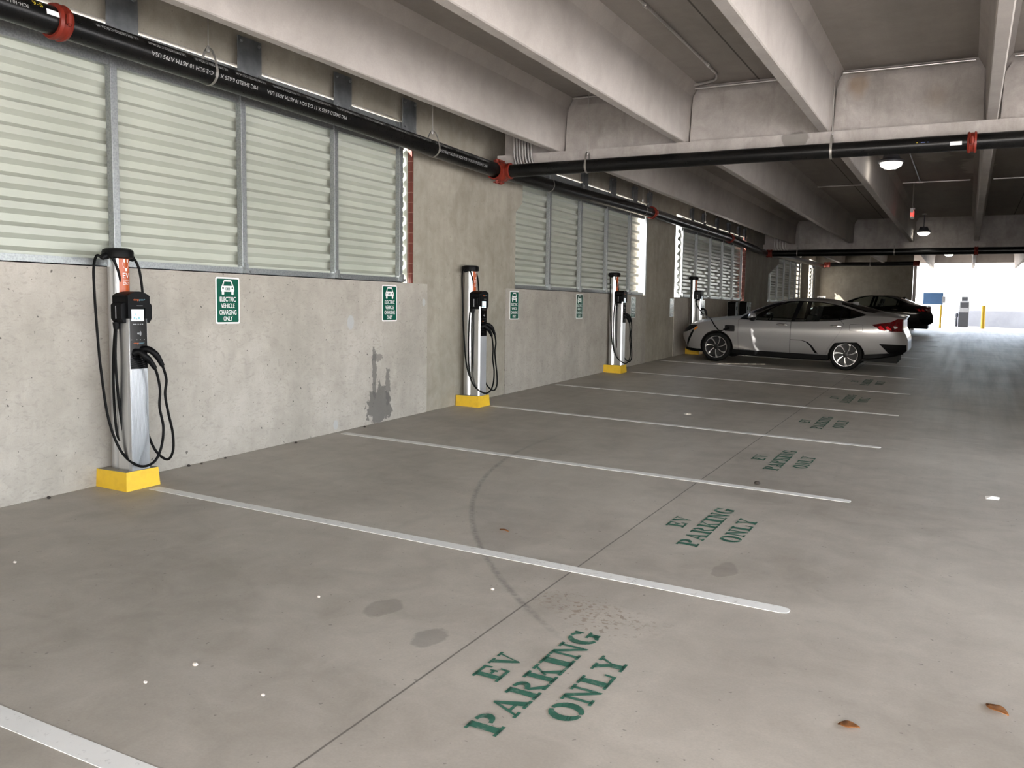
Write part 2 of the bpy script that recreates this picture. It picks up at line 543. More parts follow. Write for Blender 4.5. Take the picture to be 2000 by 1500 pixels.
    M['machinelight'] = plain('pale machine steel', (0.50, 0.52, 0.56, 1), 0.5)


make_materials()

# ------------------------------------------------------------------ text helpers


def text_geo(body, size=1.0, sx=1.0, align='CENTER'):
    cu = bpy.data.curves.new('lettering', 'FONT')
    cu.body = body
    cu.size = size
    cu.align_x = align
    cu.resolution_u = 3
    ob = bpy.data.objects.new('lettering', cu)
    COL.objects.link(ob)
    dg = bpy.context.evaluated_depsgraph_get()
    me = ob.evaluated_get(dg).to_mesh()
    vs = [(v.co.x * sx, v.co.y) for v in me.vertices]
    fs = [tuple(p.vertices) for p in me.polygons]
    ob.evaluated_get(dg).to_mesh_clear()
    bpy.data.objects.remove(ob)
    bpy.data.curves.remove(cu)
    return vs, fs


def fit_text(body, h, width=None, bold=0.0):
    """2D text whose cap height is h and (optionally) whose width is width, centred on x."""
    vs, fs = text_geo(body, 1.0)
    xs = [v[0] for v in vs]
    cap = max(v[1] for v in vs)
    s = h / cap
    w = (max(xs) - min(xs)) * s
    k = (width / w) if width else 1.0
    cx = (max(xs) + min(xs)) / 2
    return [((v[0] - cx) * s * k, v[1] * s) for v in vs], fs


# stencil serif letters: polygons in a unit box (x 0..1, y 0..1)
def ring(cx, cy, rx, ry, tx, ty, a0, a1, n=14):
    A = [math.radians(a0 + (a1 - a0) * i / n) for i in range(n + 1)]
    out = []
    for i in range(n):
        p = [(cx + rx * math.cos(a), cy + ry * math.sin(a)) for a in (A[i], A[i + 1])]
        q = [(cx + (rx - tx) * math.cos(a), cy + (ry - ty) * math.sin(a)) for a in (A[i + 1], A[i])]
        out.append(p + q)
    return out


def R(a, b, c, d):
    return [(a, b), (c, b), (c, d), (a, d)]


GLY = {
    'E': [R(.16, .0, .40, 1), R(.02, 0, .50, .09), R(.02, .91, .50, 1), R(.50, 0, .95, .10), [(.86, .10), (.95, .10), (.97, .36), (.90, .34)],
          R(.50, .90, .92, 1), [(.84, .90), (.92, .90), (.94, .68), (.87, .70)], R(.46, .45, .68, .54), [(.66, .36), (.74, .36), (.74, .64), (.66, .64)]],
    'V': [[(.04, .94), (.34, .94), (.62, .12), (.50, .0)], R(-.02, .92, .42, 1), [(.53, .02), (.60, .10), (.88, .94), (.78, .94)], R(.64, .92, 1.0, 1)],
    'P': [R(.14, 0, .40, 1), R(.0, 0, .54, .08), R(.0, .92, .40, 1)] + ring(.52, .71, .44, .29, .22, .10, -84, 84),
    'A': [[(.06, .05), (.16, .05), (.50, .86), (.44, .98)], [(.50, 1.0), (.56, 1.0), (.96, .05), (.66, .05), (.46, .86)], R(-.03, 0, .30, .08), R(.56, 0, 1.04, .08), R(.28, .30, .62, .38)],
    'R': [R(.12, 0, .36, 1), R(.0, 0, .48, .08), R(.0, .92, .36, 1)] + ring(.46, .73, .42, .27, .21, .10, -84, 84) + [[(.46, .46), (.62, .47), (.98, .08), (.72, .08)], R(.70, 0, 1.06, .08)],
    'K': [R(.12, 0, .36, 1), R(.0, 0, .48, .08), R(.0, .92, .48, 1), [(.40, .42), (.48, .40), (.88, .92), (.76, .92)], R(.66, .92, 1.02, 1), [(.50, .56), (.64, .62), (1.0, .08), (.72, .08)], R(.64, 0, 1.06, .08)],
    'I': [R(.34, .0, .66, 1), R(.16, 0, .84, .08), R(.16, .92, .84, 1)],
    'N': [R(.12, .0, .22, .92), R(.0, 0, .34, .08), R(-.02, .92, .28, 1), [(.14, .98), (.36, 1.0), (.88, .10), (.88, -.02), (.78, .0)], R(.80, .14, .90, 1), R(.68, .92, 1.02, 1)],
    'G': ring(.52, .5, .52, .52, .26, .09, 100, 258) + ring(.52, .5, .48, .52, .16, .09, 30, 84) + ring(.52, .5, .46, .52, .16, .10, 278, 330) + [R(.72, .04, .94, .40), R(.58, .38, 1.06, .46), R(.86, .66, .94, .98)],
    'O': ring(.5, .5, .52, .52, .27, .10, 98, 262) + ring(.5, .5, .52, .52, .27, .10, -82, 82),
    'L': [R(.14, 0, .40, 1), R(.0, 0, .52, .08), R(.0, .92, .54, 1), R(.52, 0, .92, .09), [(.82, .09), (.92, .09), (.95, .40), (.88, .38)]],
    'Y': [R(.36, .0, .62, .46), R(.20, 0, .78, .08), [(.06, .94), (.34, .94), (.60, .46), (.38, .44)], R(-.04, .92, .42, 1), [(.55, .50), (.63, .48), (.92, .94), (.80, .94)], R(.68, .92, 1.04, 1)],
}


def stencil(mb, word, y0, y1, xt, xb, z):
    """word painted with its baseline at x=xb, its tops at x=xt, reading along +y from y0 to y1."""
    n = len(word)
    wid = {'I': 0.62}
    tot = sum(wid.get(c, 1.0) for c in word) + 0.15 * (n - 1)
    u = (y1 - y0) / tot
    y = y0
    for c in word:
        w = wid.get(c, 1.0)
        for poly in GLY[c]:
            mx = sum(p[0] for p in poly) / len(poly)
            my = sum(p[1] for p in poly) / len(poly)
            vs = []
            for px, py in poly:
                px += math.copysign(.016, px - mx)
                py += math.copysign(.014, py - my)
                if c == 'I':
                    px = (px - 0.5) + 0.31
                Y = y + px * u
                X = xb + (xt - xb) * py
                vs.append((X, Y, z(X, Y)))
            mb.add(vs, [tuple(range(len(vs)))])
        y += (w + 0.15) * u


# ------------------------------------------------------------------ setting: floor, ground, walls, ceiling
XR = 15.0          # open right side
YB = -7.0          # open side behind the camera
YEND = 47.5

mb = MB()
for (xa, xb, ya, yb) in [(-0.45, XR, YB, 58.0)]:
    nx, ny = 14, 30
    vs, fs = [], []
    for j in range(ny + 1):
        for i in range(nx + 1):
            x = xa + (xb - xa) * i / nx
            y = ya + (yb - ya) * j / ny
            vs.append((x, y, fz(x, y)))
    for j in range(ny):
        for i in range(nx):
            a = j * (nx + 1) + i
            fs.append((a, a + 1, a + nx + 2, a + nx + 1))
    mb.add(vs, fs)
o = mb.build('floor', M['floor'], fixn=False)
tag(o, 'grey concrete parking deck floor sloping gently along the wall', 'floor', kind='structure')

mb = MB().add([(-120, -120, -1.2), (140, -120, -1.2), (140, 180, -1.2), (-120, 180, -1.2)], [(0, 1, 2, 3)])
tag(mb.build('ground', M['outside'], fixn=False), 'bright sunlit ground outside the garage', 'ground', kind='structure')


def struct(mb, name, mat, label, cat, **kw):
    return tag(mb.build(name, mat, **kw), label, cat, kind='structure')


def sloped_box(mb, x0, x1, y0, y1, z1, sink=0.05, mi=0):
    vs = [(x, y, fz(x, y) - sink) for x, y in ((x0, y0), (x1, y0), (x1, y1), (x0, y1))] + [(x, y, z1) for x, y in ((x0, y0), (x1, y0), (x1, y1), (x0, y1))]
    return mb.add(vs, [(0, 3, 2, 1), (4, 5, 6, 7), (0, 1, 5, 4), (1, 2, 6, 5), (2, 3, 7, 6), (3, 0, 4, 7)], mi)


COLS = [(-7.0, -5.6, -7.0, -5.3), (9.62, 11.78, 9.30, 12.10), (18.32, 20.38, 18.32, 20.38), (27.62, 31.30, 27.80, 31.30), (38.15, 39.98, 38.15, 39.98)]
PAR = [(-5.6, 9.61, 'long pitted parapet wall behind the nearest charger'), (11.79, 18.31, 'parapet wall between the second charger and the third charger bay'),
       (20.39, 27.61, 'parapet wall in front of the silver car'), (31.31, 38.14, 'parapet wall beyond the silver car'), (39.99, 41.98, 'short parapet piece next to the dark end wall')]
for i, (a, b, lab) in enumerate(PAR):
    mb = MB()
    sloped_box(mb, -0.22, 0.0, a, b, ZP)
    struct(mb, 'wall_left', M['parapet'], lab, 'wall')
cl = ['column behind the camera on the charger wall', 'broad concrete column behind the second charger', 'concrete column to the right of the third charger',
      'concrete column above the silver car bonnet', 'warm lit column far along the charger wall']
for (a, b, a2, b2), lab in zip(COLS, cl):
    mb = MB()
    z0 = fz(0, a) - 0.1
    mb.prism([(a, z0), (b, z0), (b, ZP), (b2, ZP), (b2, ZSLAB), (a2, ZSLAB), (a2, ZP), (a, ZP)], 'x', -0.42, -0.012)
    for c0, pl in ((9.62, [(12.10, 3.04), (12.32, 3.20), (12.32, 3.83), (12.10, 3.83)]), (27.62, [(31.30, 2.82), (33.2, 3.30), (33.2, 3.83), (31.30, 3.83)])):
        if abs(a - c0) < .01:
            mb.prism(pl, 'x', -0.044, -0.013)
    struct(mb, 'wall_column', M['column'], lab, 'column')
# brick returns at the ends of two openings
for y, lab in ((9.29, 'red glazed brick return at the right end of the nearest louvre'), (27.79, 'red glazed brick return above the silver car windscreen')):
    if y < 20:
        mb = MB().box(-0.44, -0.076, y - 0.034, y - .029, ZP, 3.83)
        struct(mb, 'trim_glare_strip', M['sheet'], 'added pale strip for sunlit glare beside the nearest red brick return', 'glare strip')  # added strip: sunlit glare on the brick, made as a pale surface
    mb = MB().box(-0.44, -0.013, y - 0.028, y, ZP, 3.83)
    struct(mb, 'trim_brick', M['brick'], lab, 'brick trim')
# spandrel over each opening
SP = [(-5.3, 9.29, 'nearest'), (12.11, 18.31, 'second'), (20.39, 27.79, 'third'), (31.31, 38.14, 'fourth'), (39.99, 41.98, 'last')]
for a, b, w in SP:
    mb = MB().box(-0.32, -0.03, a, b, 3.835, ZSLAB)
    struct(mb, 'wall_spandrel', M['column'], 'concrete spandrel over the %s louvre panel on the charger wall' % w, 'wall')


# ------------------------------------------------------------------ corrugated louvre windows
def window(idx, ya, yb, sa, sb, mull, where, jamb=None):
    """ya..yb rails, sa..sb sheet, mull: mullion centres."""
    prof = []
    z = 1.915
    p = 0.181
    k = 1.013
    ya, yb, sa, sb = ya * k, yb * k, sa * k, sb * k
    mull = [q * k for q in mull]
    seq = [(-0.114, 0.0), (-0.114, 0.052), (-0.164, 0.088), (-0.164, 0.145)]
    while z < 3.58:
        for x, dz in seq:
            if z + dz < 3.58:
                prof.append((x, z + dz))
        z += p
    mb = MB()
    poly = prof + [(x - 0.003, zz) for x, zz in reversed(prof)]
    vs = [(x, sa, zz) for x, zz in poly] + [(x, sb, zz) for x, zz in poly]
    n = len(poly)
    m = len(prof)
    fs = [(i, i + 1, i + 1 + n, i + n) for i in range(n - 1)]
    for i in range(m - 1):
        fs.append((i, i + 1, n - 2 - i, n - 1 - i))
        fs.append((i + n, i + 1 + n, 2 * n - 2 - i, 2 * n - 1 - i))
    mb.add(vs, fs)
    o = tag(mb.build('window_%d' % idx, M['sheet']), 'pale corrugated steel louvre panel %s' % where, 'louvre panel', kind='structure')
    MB().box(-0.110, -0.062, ya, yb, 3.50, 3.815).build('top_rail', M['galv'], o)
    mb = MB().box(-0.170, -0.058, ya, yb, ZP + 0.004, ZP + 0.012)
    mb.box(-0.066, -0.058, ya, yb, ZP + 0.004, ZP + 0.066)
    mb.build('bottom_rail', M['galv'], o)
    for y in mull:
        mb = MB()
        mb.box(-0.113, -0.046, y - 0.033, y + 0.033, ZP + 0.07, 3.82)
        mb.build('mullion', M['galv'], o, bevel=0.004)
        mb = MB().box(-0.057, -0.018, y - 0.022, y + 0.018, ZP + 0.012, ZP + 0.105)
        mb.box(-0.057, -0.030, y + 0.03, y + 0.075, ZP + 0.012, ZP + 0.05)
        mb.ball((-0.024, y + 0.052, ZP + 0.03), 0.012, 0.012, 0.012, 6)
        mb.build('clip', M['galv'], o)
    if jamb:
        MB().box(-0.045, -0.014, jamb - 0.072, jamb - 0.004, ZP + 0.005, 3.82).build('jamb', M['galv'], o)
    return o


WIN = [(1, -5.28, 9.04, -5.28, 9.12, [-3.6, -2.18, -0.76, 0.66, 2.08, 3.52, 4.935, 6.355, 7.735, 8.97], 'nearest the camera behind the first charger'),
       (2, 11.96, 18.04, 11.96, 17.88, [13.26, 14.57, 15.85, 17.14], 'behind the third charger', 18.32),
       (3, 20.75, 27.2, 20.76, 27.395, [20.86, 22.1, 23.45, 24.75, 26.0, 27.1], 'above the nose of the silver car'),
       (4, 30.95, 37.6, 30.95, 37.6, [31.5, 32.8, 34.1, 35.4, 36.6, 37.5], 'above the silver car roof', 38.15),
       (5, 40.6, 41.43, 40.65, 41.43, [40.8, 41.35], 'last one beside the dark end wall')]
for w in WIN:
    window(*w)

# steel plates that tie the mullions to the spandrel
PL = [(2.10, .30), (3.58, .30), (5.02, .30), (6.435, .31), (7.835, .30), (9.12, .29), (14.68, .25), (16.08, .28), (17.33, .26), (18.30, .22),
      (21.55, .22), (22.68, .22), (24.02, .22), (25.33, .22), (26.55, .2), (27.38, .2)]
names = ['out of frame at the near end of the pipe', 'just outside the left edge above the pipe', 'at the top edge', 'above the first green sign', 'second before the broad column', 'right above the red brick strip',
         'first one beyond the tee in the pipes', 'second one beyond the tee in the pipes', 'above the third charger', 'beside the red pipe joint past the third charger',
         'first of the six over the silver car', 'second of the six over the silver car', 'third of the six over the silver car', 'fourth of the six over the silver car',
         'fifth of the six over the silver car', 'last of the six over the silver car']
for (y, w), nm in zip(PL, names):
    if y < 4:
        continue
    t = thing('steel_plate', (0.036, y, 3.70), 'grey steel tie plate above the louvres, ' + nm, 'bracket', 'steel tie plates above the louvres')
    MB().box(0, 0.012, -w / 2, w / 2, 0, 0.38).build('plate', M['plate'], t, bevel=0.002)
    MB().box(-0.066, 0.0, -0.04, 0.04, 0.15, 0.36).build('spacer', M['plate'], t)
    for dy in (-w / 2 + .04, w / 2 - .04):
        for dz in (0.045, 0.335):
            MB().lathe([(0.016, 0.012), (0.016, 0.022), (0.009, 0.023), (0.009, 0.034), (0, 0.034)], 6, 'x', (0, dy, dz)).build('bolt', M['galv'], t)

# ------------------------------------------------------------------ ceiling: double tees on inverted-tee beams
struct(MB().box(-0.42, XR, YB, YEND, ZSLAB, ZSLAB + 0.18), 'ceiling', M['ceiling'], 'flat concrete slab between the ceiling stems', 'ceiling')
XST = [1.20 + 1.725 * k for k in range(-0, 7)]
BAYS = [(YB, 11.19, 'near'), (11.58, 29.19, 'middle'), (29.58, 46.9, 'far')]
ordn = ['first', 'second', 'third', 'fourth', 'fifth', 'sixth', 'seventh']
for ya, yb, nm in BAYS:
    for k, xr in enumerate(XST):
        mb = MB()
        pr = [(xr - 0.115, ZSTEM), (xr - 0.105, ZSTEM - 0.008), (xr - 0.012, ZSTEM - 0.008), (xr, ZSTEM), (xr + 0.03, 4.28), (xr + 0.11, ZSLAB), (xr - 0.225, ZSLAB), (xr - 0.145, 4.28)]
        mb.prism(pr, 'y', ya, yb)
        struct(mb, 'ceiling_beam', M['beam'], '%s concrete ceiling stem out from the louvre wall, %s bay' % (ordn[k], nm), 'ceiling beam')
for yl, nm in ((10.98, 'nearer crossbeam carrying the stems behind the black cross pipe'), (28.98, 'farther crossbeam carrying the stems above the cars')):
    mb = MB()
    a, b, c, d = yl, yl + 0.22, yl + 0.58, yl + 0.80
    zb = 3.555 if yl < 20 else 3.505
    mb.prism([(a, zb), (d, zb), (d, 3.69), (c, 3.69), (c, ZSLAB), (b, ZSLAB), (b, 3.69), (a, 3.69)], 'x', 0.26, XR)
    edges = [0.30] + XST + [XR]
    for i in range(len(edges) - 1):
        x0 = edges[i] + (0.025 if i else 0.0)
        x1 = edges[i + 1] - 0.135
        if x1 - x0 < 0.3:
            continue
        ch = 0.09
        p = [(x0, 3.69), (x1, 3.69), (x1 - 0.02, 4.30 - ch), (x1 - 0.02 - ch * .7, 4.31), (x0 + 0.02 + ch * .7, 4.31), (x0 + 0.02, 4.30 - ch)]
        mb.prism(p, 'y', b - 0.07, b + 0.01)
    struct(mb, 'cross_beam', M['beamface'], nm, 'crossbeam')
struct(MB().box(-0.42, XR, 46.9, 47.4, 3.95, ZSLAB), 'edge_beam', M['beam'], 'edge beam over the bright exit opening', 'crossbeam')

# dark end wall, side wall of the middle bay (outside the frame), outdoor parapet
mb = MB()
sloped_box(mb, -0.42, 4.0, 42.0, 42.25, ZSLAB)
struct(mb, 'wall_end', M['endwall'], 'shade-darkened concrete end wall behind the black car', 'wall')
mb = MB()
sloped_box(mb, 9.1, 9.3, 12.0, 46.8, ZSLAB)
struct(mb, 'wall_right', M['column'], 'concrete wall along the far side of the middle bay', 'wall')
mb = MB()
sloped_box(mb, -0.42, 3.3, -2.4, -2.2, ZSLAB)
struct(mb, 'wall_back', M['column'], 'concrete wall piece behind the camera on the left', 'wall')
for y in (11.35, 29.3):
    mb = MB()
    sloped_box(mb, 12.2, 12.7, y - 0.35, y + 0.35, 3.5)
    struct(mb, 'wall_column', M['column'], 'square column at the %s crossbeam end, right of the frame' % ('near' if y < 20 else 'far'), 'column')
mb = MB()
sloped_box(mb, 5.75, 14.0, 49.6, 49.85, 1.98)
struct(mb, 'wall_outside', M['outwall'], 'low blue grey parapet outside the bright exit', 'wall')
mb = MB()
sloped_box(mb, 4.02, 4.14, 42.0, 42.28, 3.60)
struct(mb, 'trim_jamb', M['beam'], 'pale jamb strip at the edge of the dark end wall', 'trim')

# ------------------------------------------------------------------ floor markings
ST = [(-1, 'nearest the camera, cut by the bottom left corner'), (0, 'starting at the yellow base of the first charger'), (1, 'starting at the pitted wall between the first two chargers'),
      (2, 'starting at the yellow base of the second charger'), (3, 'starting at the wall between the second and third chargers'), (4, 'starting at the yellow base of the third charger'),
      (5, 'running along the near side of the silver car'), (6, 'running along the far side of the silver car'), (7, 'first one past the silver car stall'), (8, 'second one past the silver car stall'),
      (9, 'third one past the silver car stall'), (10, 'fourth one past the silver car stall'), (11, 'nearer side of the black car stall'), (12, 'farther side of the black car stall')]
for i, lab in ST:
    y = Y0 + PITCHY * i
    x0 = 0.42 if i % 2 == 0 and i < 9 else 0.10
    mb = MB()
    h = 0.05
    top = [(x0 - 0.06, y - h), (x0 + 0.02, y + h)]
    n = 24
    L = [(x0 + (XE - 0.05 - x0) * k / n) for k in range(n + 1)]
    a = [(x, y - h) for x in L] + [(XE - 0.012, y - h * .75), (XE, y - h * .3), (XE, y + h * .3), (XE - 0.012, y + h * .75)] + [(x, y + h) for x in reversed(L)]
    vs = [(x, yy, fz(x, yy) + 0.003) for x, yy in a] + [(x, yy, fz(x, yy) - 0.002) for x, yy in a]
    m = len(a)
    fs = []
    for k in range(n):
        fs.append((k, k + 1, m - 2 - k, m - 1 - k))
    fs.append((n, n + 1, n + 2, n + 3, n + 4, n + 5))
    fs += [(k, k + m, (k + 1) % m + m, (k + 1) % m) for k in range(m)]
    mb.add(vs, fs)
    tag(mb.build('parking_stripe', M['stripe']), 'white painted stall line ' + lab, 'parking line', 'white stall lines on the deck')

TX = ['nearest the camera', 'second from the camera', 'third from the camera', 'fourth from the camera', 'fifth from the camera', 'last one by the silver car shadow']
for k in range(6):
    dy = 2.862 * k
    zz = lambda x, y: fz(x, y) + 0.003
    t = thing('floor_lettering', (0, 0, 0), 'green stencilled EV PARKING ONLY on the floor, ' + TX[k], 'floor lettering', 'green EV PARKING ONLY stencils')
    for wd, ya, yb, xt, xb in (('EV', 3.325, 3.615, 4.300, 4.430), ('PARKING', 2.915, 4.045, 4.503, 4.645), ('ONLY', 3.165, 3.825, 4.735, 4.872)):
        mb = MB()
        stencil(mb, wd, ya + dy, yb + dy, xt, xb, zz)
        mb.build('stencil_word', M['stencil'], t, fixn=False)

# ------------------------------------------------------------------ wall signs
def rrect(w, h, r, n=5):
    out = []
    for cx, cy, a0 in ((w / 2 - r, h / 2 - r, 0), (-w / 2 + r, h / 2 - r, 90), (-w / 2 + r, -h / 2 + r, 180), (w / 2 - r, -h / 2 + r, 270)):
        for i in range(n + 1):
            a = math.radians(a0 + 90 * i / n)
            out.append((cx + r * math.cos(a), cy + r * math.sin(a)))
    return out


def make_sign(y, label):
    W, H = 0.302, 0.436
    t = thing('charging_sign', (0.001, y, 1.622), label, 'sign', 'green charging signs on the parapet')
    MB().prism(rrect(W, H, 0.02), 'x', 0.0, 0.003).build('panel', M['signwhite'], t)
    MB().prism(rrect(W - 0.03, H - 0.03, 0.013), 'x', 0.003, 0.0036).build('green_field', M['signgreen'], t)
    mb = MB()
    x0, x1 = 0.0036, 0.0042
    sc = 0.084
    cy, cz, sv = 0.0, 0.125, 0.066
    P = lambda pts: mb.prism([(cy + a * sc, cz + b * sv) for a, b in pts], 'x', x0, x1)
    # car front: roof bars, pillars, body, wheels
    P([(-.62, .78), (.62, .78), (.56, .92), (.48, 1.0), (-.48, 1.0), (-.56, .92)])
    P([(-.62, .80), (-.50, .80), (-.66, .18), (-.86, .18)])
    P([(.62, .80), (.50, .80), (.66, .18), (.86, .18)])
    P([(-.98, .0), (-.86, .2), (.86, .2), (.98, .0), (1.0, -.5), (.92, -.64), (-.92, -.64), (-1.0, -.5)])
    for s in (-1, 1):
        P([(s * .88, -.60), (s * .54, -.60), (s * .54, -1.0), (s * .62, -1.08), (s * .80, -1.08), (s * .88, -1.0)])
    mb.build('car_pictogram', M['signwhite'], t)
    for s in (-1, 1):
        mb = MB()
        mb.lathe([(0.010, x1), (0.010, x1 + .0004), (0, x1 + .0004)], 12, 'x', (0, s * .70 * sc, cz - .12 * sv))
        mb.build('pictogram_headlight', M['signgreen'], t)
    mb = MB()
    for a, b in ((-.33, -.01), (.01, .33)):
        for q in (R(a, -.12, b, -.06), R(a, -.42, b, -.36), R(a, -.42, a + .07, -.06), R(b - .07, -.42, b, -.06)):
            mb.prism([(u * sc, cz + v * sv) for u, v in q], 'x', x1, x1 + .0004)
    mb.build('pictogram_plate', M['signgreen'], t)
    mb = MB()
    for body, zc, w in (('ELECTRIC', -.009, .200), ('VEHICLE', -.070, .173), ('CHARGING', -.132, .214), ('ONLY', -.190, .112)):
        vs, fs = fit_text(body, 0.043, w)
        vs3 = [(x1, a, zc + b) for a, b in vs]
        mb.add(vs3, fs)
        # a second, slightly shifted pass thickens the strokes
        mb.add([(x1 + 0.0001, a + 0.0012, zc + b) for a, b in vs], fs)
    mb.build('lettering', M['signwhite'], t, fixn=False)
    return t


SG = [(6.155, 'green charging sign under the louvre, right of the first charger'), (8.77, 'green charging sign at the right end of the pitted parapet'), (12.06, 'green charging sign to the right of the second charger'),
      (14.62, 'green charging sign midway between the second and third chargers'), (17.48, 'green charging sign just right of the third charger'), (20.18, 'green charging sign left of the charger that feeds the silver car'),
      (22.95, 'green charging sign behind the plug cable of the silver car'), (25.75, 'green charging sign above the silver car bonnet'), (28.55, 'green charging sign by the silver car windscreen')]
for y, lab in SG:
    make_sign(y, lab)

# ------------------------------------------------------------------ fire main pipes
WP = [(0.36, -2.1, 3.64), (0.36, 3.8, 3.568), (0.36, 7.7, 3.515), (0.385, 10.8, 3.447), (0.36, 13.0, 3.475), (0.35, 17.5, 3.55), (0.35, 24.1, 3.53), (0.37, 28.82, 3.40), (0.36, 33.0, 3.50), (0.36, 41.8, 3.60)]


def on_pipe(y):
    for a, b in zip(WP, WP[1:]):
        if a[1] <= y <= b[1]:
            t = (y - a[1]) / (b[1] - a[1])
            return Vector(a).lerp(Vector(b), t)


RW = 0.098


def coupling(mb, c, d, r, w=0.05):
    """grooved coupling: two raised rims, bolt lugs; c centre, d unit axis."""
    d = Vector(d).normalized()
    prof = [(-w, r + .002), (-w, r + .022), (-w * .55, r + .03), (-w * .4, r + .018), (w * .4, r + .018), (w * .55, r + .03), (w, r + .022), (w, r + .002)]
    a = d.cross(Vector((0, 0, 1))).normalized()
    b = d.cross(a)
    n = 28
    vs = [Vector(c) + d * h + (a * math.cos(2 * PI * k / n) + b * math.sin(2 * PI * k / n)) * rr for h, rr in prof for k in range(n)]
    fs = []
    for i in range(len(prof) - 1):
        for k in range(n):
            fs.append((i * n + k, i * n + (k + 1) % n, (i + 1) * n + (k + 1) % n, (i + 1) * n + k))
    mb.add(vs, fs)
    for s in (-1, 1):
        p = Vector(c) + a * s * (r + .036)
        mb.tube([p - b * .03, p + b * .03], 0.022, 8)
        mb.tube([p - b * .045, p + b * .045], 0.010, 6)


t = thing('fire_main_pipe', (0, 0, 0), 'long black fire main pipe running along the wall above the louvres', 'pipe')
MB().tube(WP, RW, 24).build('pipe', M['pipe'], t, smooth=60)
for y in (4.215, 17.45, 24.1):
    p = on_pipe(y)
    mb = MB()
    coupling(mb, p, on_pipe(y + .1) - on_pipe(y - .1), RW)
    tag_part = mb.build('coupling', M['red'], t, smooth=35)
    tag_part['label'] = 'red grooved coupling'


def wrap_text(body, h, width, y0, ang, flip, mat, parent, name='lettering', r=RW):
    """text laid along the wall pipe starting at y0, at polar angle ang (0 = +x, 90 = up)."""
    vs, fs = fit_text(body, h, width)
    mb = MB()
    out = []
    for u, v in vs:
        if flip:
            u, v = -u, -v
        y = y0 + width / 2 + u
        c = on_pipe(y)
        a = math.radians(ang) + v / r
        out.append((c.x + (r + .0012) * math.cos(a), y, c.z + (r + .0012) * math.sin(a)))
    mb.add(out, fs)
    return mb.build(name, mat, parent, fixn=False)


for k in range(14):
    y = 4.47 + k * 0.46
    if y > 10.2:
        break
    wrap_text('UL FM LISTED C SCH-10', 0.026, 0.36, y, 38, True, M['pipeink'], t)
for k, y in enumerate((4.95, 6.22, 9.15)):
    wrap_text('MIC SHIELD 6.625 X 11 C-2 SCH 10 ASTM A795 USA', 0.032, 1.15, y, -4, True, M['pipeink'], t)
wrap_text('SCH-10 UL FM', 0.024, 0.22, 3.72, 12, True, M['pipeink'], t)
wrap_text('9-S', 0.036, 0.075, 3.975, 22, False, M['yellowink'], t, 'handwriting')
mb = MB()
for i in range(7):
    pass
vs, fs = [], []
for i in range(9):
    a = math.radians(2 + 22 * i / 8)
    for y in (4.07, 4.165):
        c = on_pipe(y)
        vs.append((c.x + (RW + .0015) * math.cos(a), y, c.z + (RW + .0015) * math.sin(a)))
for i in range(8):
    fs.append((2 * i, 2 * i + 1, 2 * i + 3, 2 * i + 2))
mb.add(vs, fs)
mb.build('paper_label', M['white'], t, fixn=False)['label'] = 'white paper label'

YC, ZC, RC = 10.80, 3.44, 0.086
t = thing('fire_main_branch', (0.385, YC, ZC), 'black cross pipe running out from the wall under the nearer crossbeam', 'pipe')
MB().tube([(0.09, 0, 0), (3, 0, 0.0), (12.4, 0, -0.02)], RC, 24).build('pipe', M['pipe'], t, smooth=60)
mb = MB()
# red mechanical tee: saddle with flared outlet and two bolt lugs
prof = [(0.135, 0.055), (0.128, 0.075), (0.108, 0.10), (0.100, 0.13), (0.108, 0.145), (0.108, 0.185), (0.088, 0.19)]
mb.lathe(prof, 28, 'x', (0, 0, 0), cap=False)
n = 24
vs, fs = [], []
for h, rr in ((-.15, .102), (-.15, .118), (-.10, .122), (.10, .122), (.15, .118), (.15, .102)):
    for k in range(n):
        a = 2 * PI * k / n
        vs.append((rr * math.cos(a), h, rr * math.sin(a)))
for i in range(5):
    for k in range(n):
        fs.append((i * n + k, i * n + (k + 1) % n, (i + 1) * n + (k + 1) % n, (i + 1) * n + k))
mb.add(vs, fs)
for s in (-1, 1):
    for h in (-.06, .06):
        mb.tube([(0, h, s * .10), (0, h, s * .165)], .022, 8)
        mb.tube([(.05, h, s * .145), (-.05, h, s * .145)], .012, 6)
mb.build('tee_fitting', M['red'], t, smooth=35)['label'] = 'red mechanical tee fitting'
mb = MB()
coupling(mb, (5.755, 0, -0.01), (1, 0, 0), RC, 0.045)
mb.build('coupling', M['red'], t, smooth=35)['label'] = 'red grooved coupling'


def patch_cross(x0, x1, a0, a1, mat, name):
    vs, fs = [], []
    for i in range(7):
        a = math.radians(a0 + (a1 - a0) * i / 6)
        for x in (x0, x1):
            vs.append((x, -(RC + .0012) * math.cos(a), -0.01 + (RC + .0012) * math.sin(a)))
    for i in range(6):
        fs.append((2 * i, 2 * i + 1, 2 * i + 3, 2 * i + 2))
    return MB().add(vs, fs).build(name, mat, t, fixn=False)


patch_cross(5.545, 5.66, -22, 4, M['white'], 'paper_label')['label'] = 'white paper label'
patch_cross(5.215, 5.225, 10, 75, M['yellowink'], 'marker_stripe')
patch_cross(5.26, 5.30, 10, 75, M['blueink'], 'marker_stripe')
patch_cross(5.325, 5.333, 10, 75, M['blueink'], 'marker_stripe')

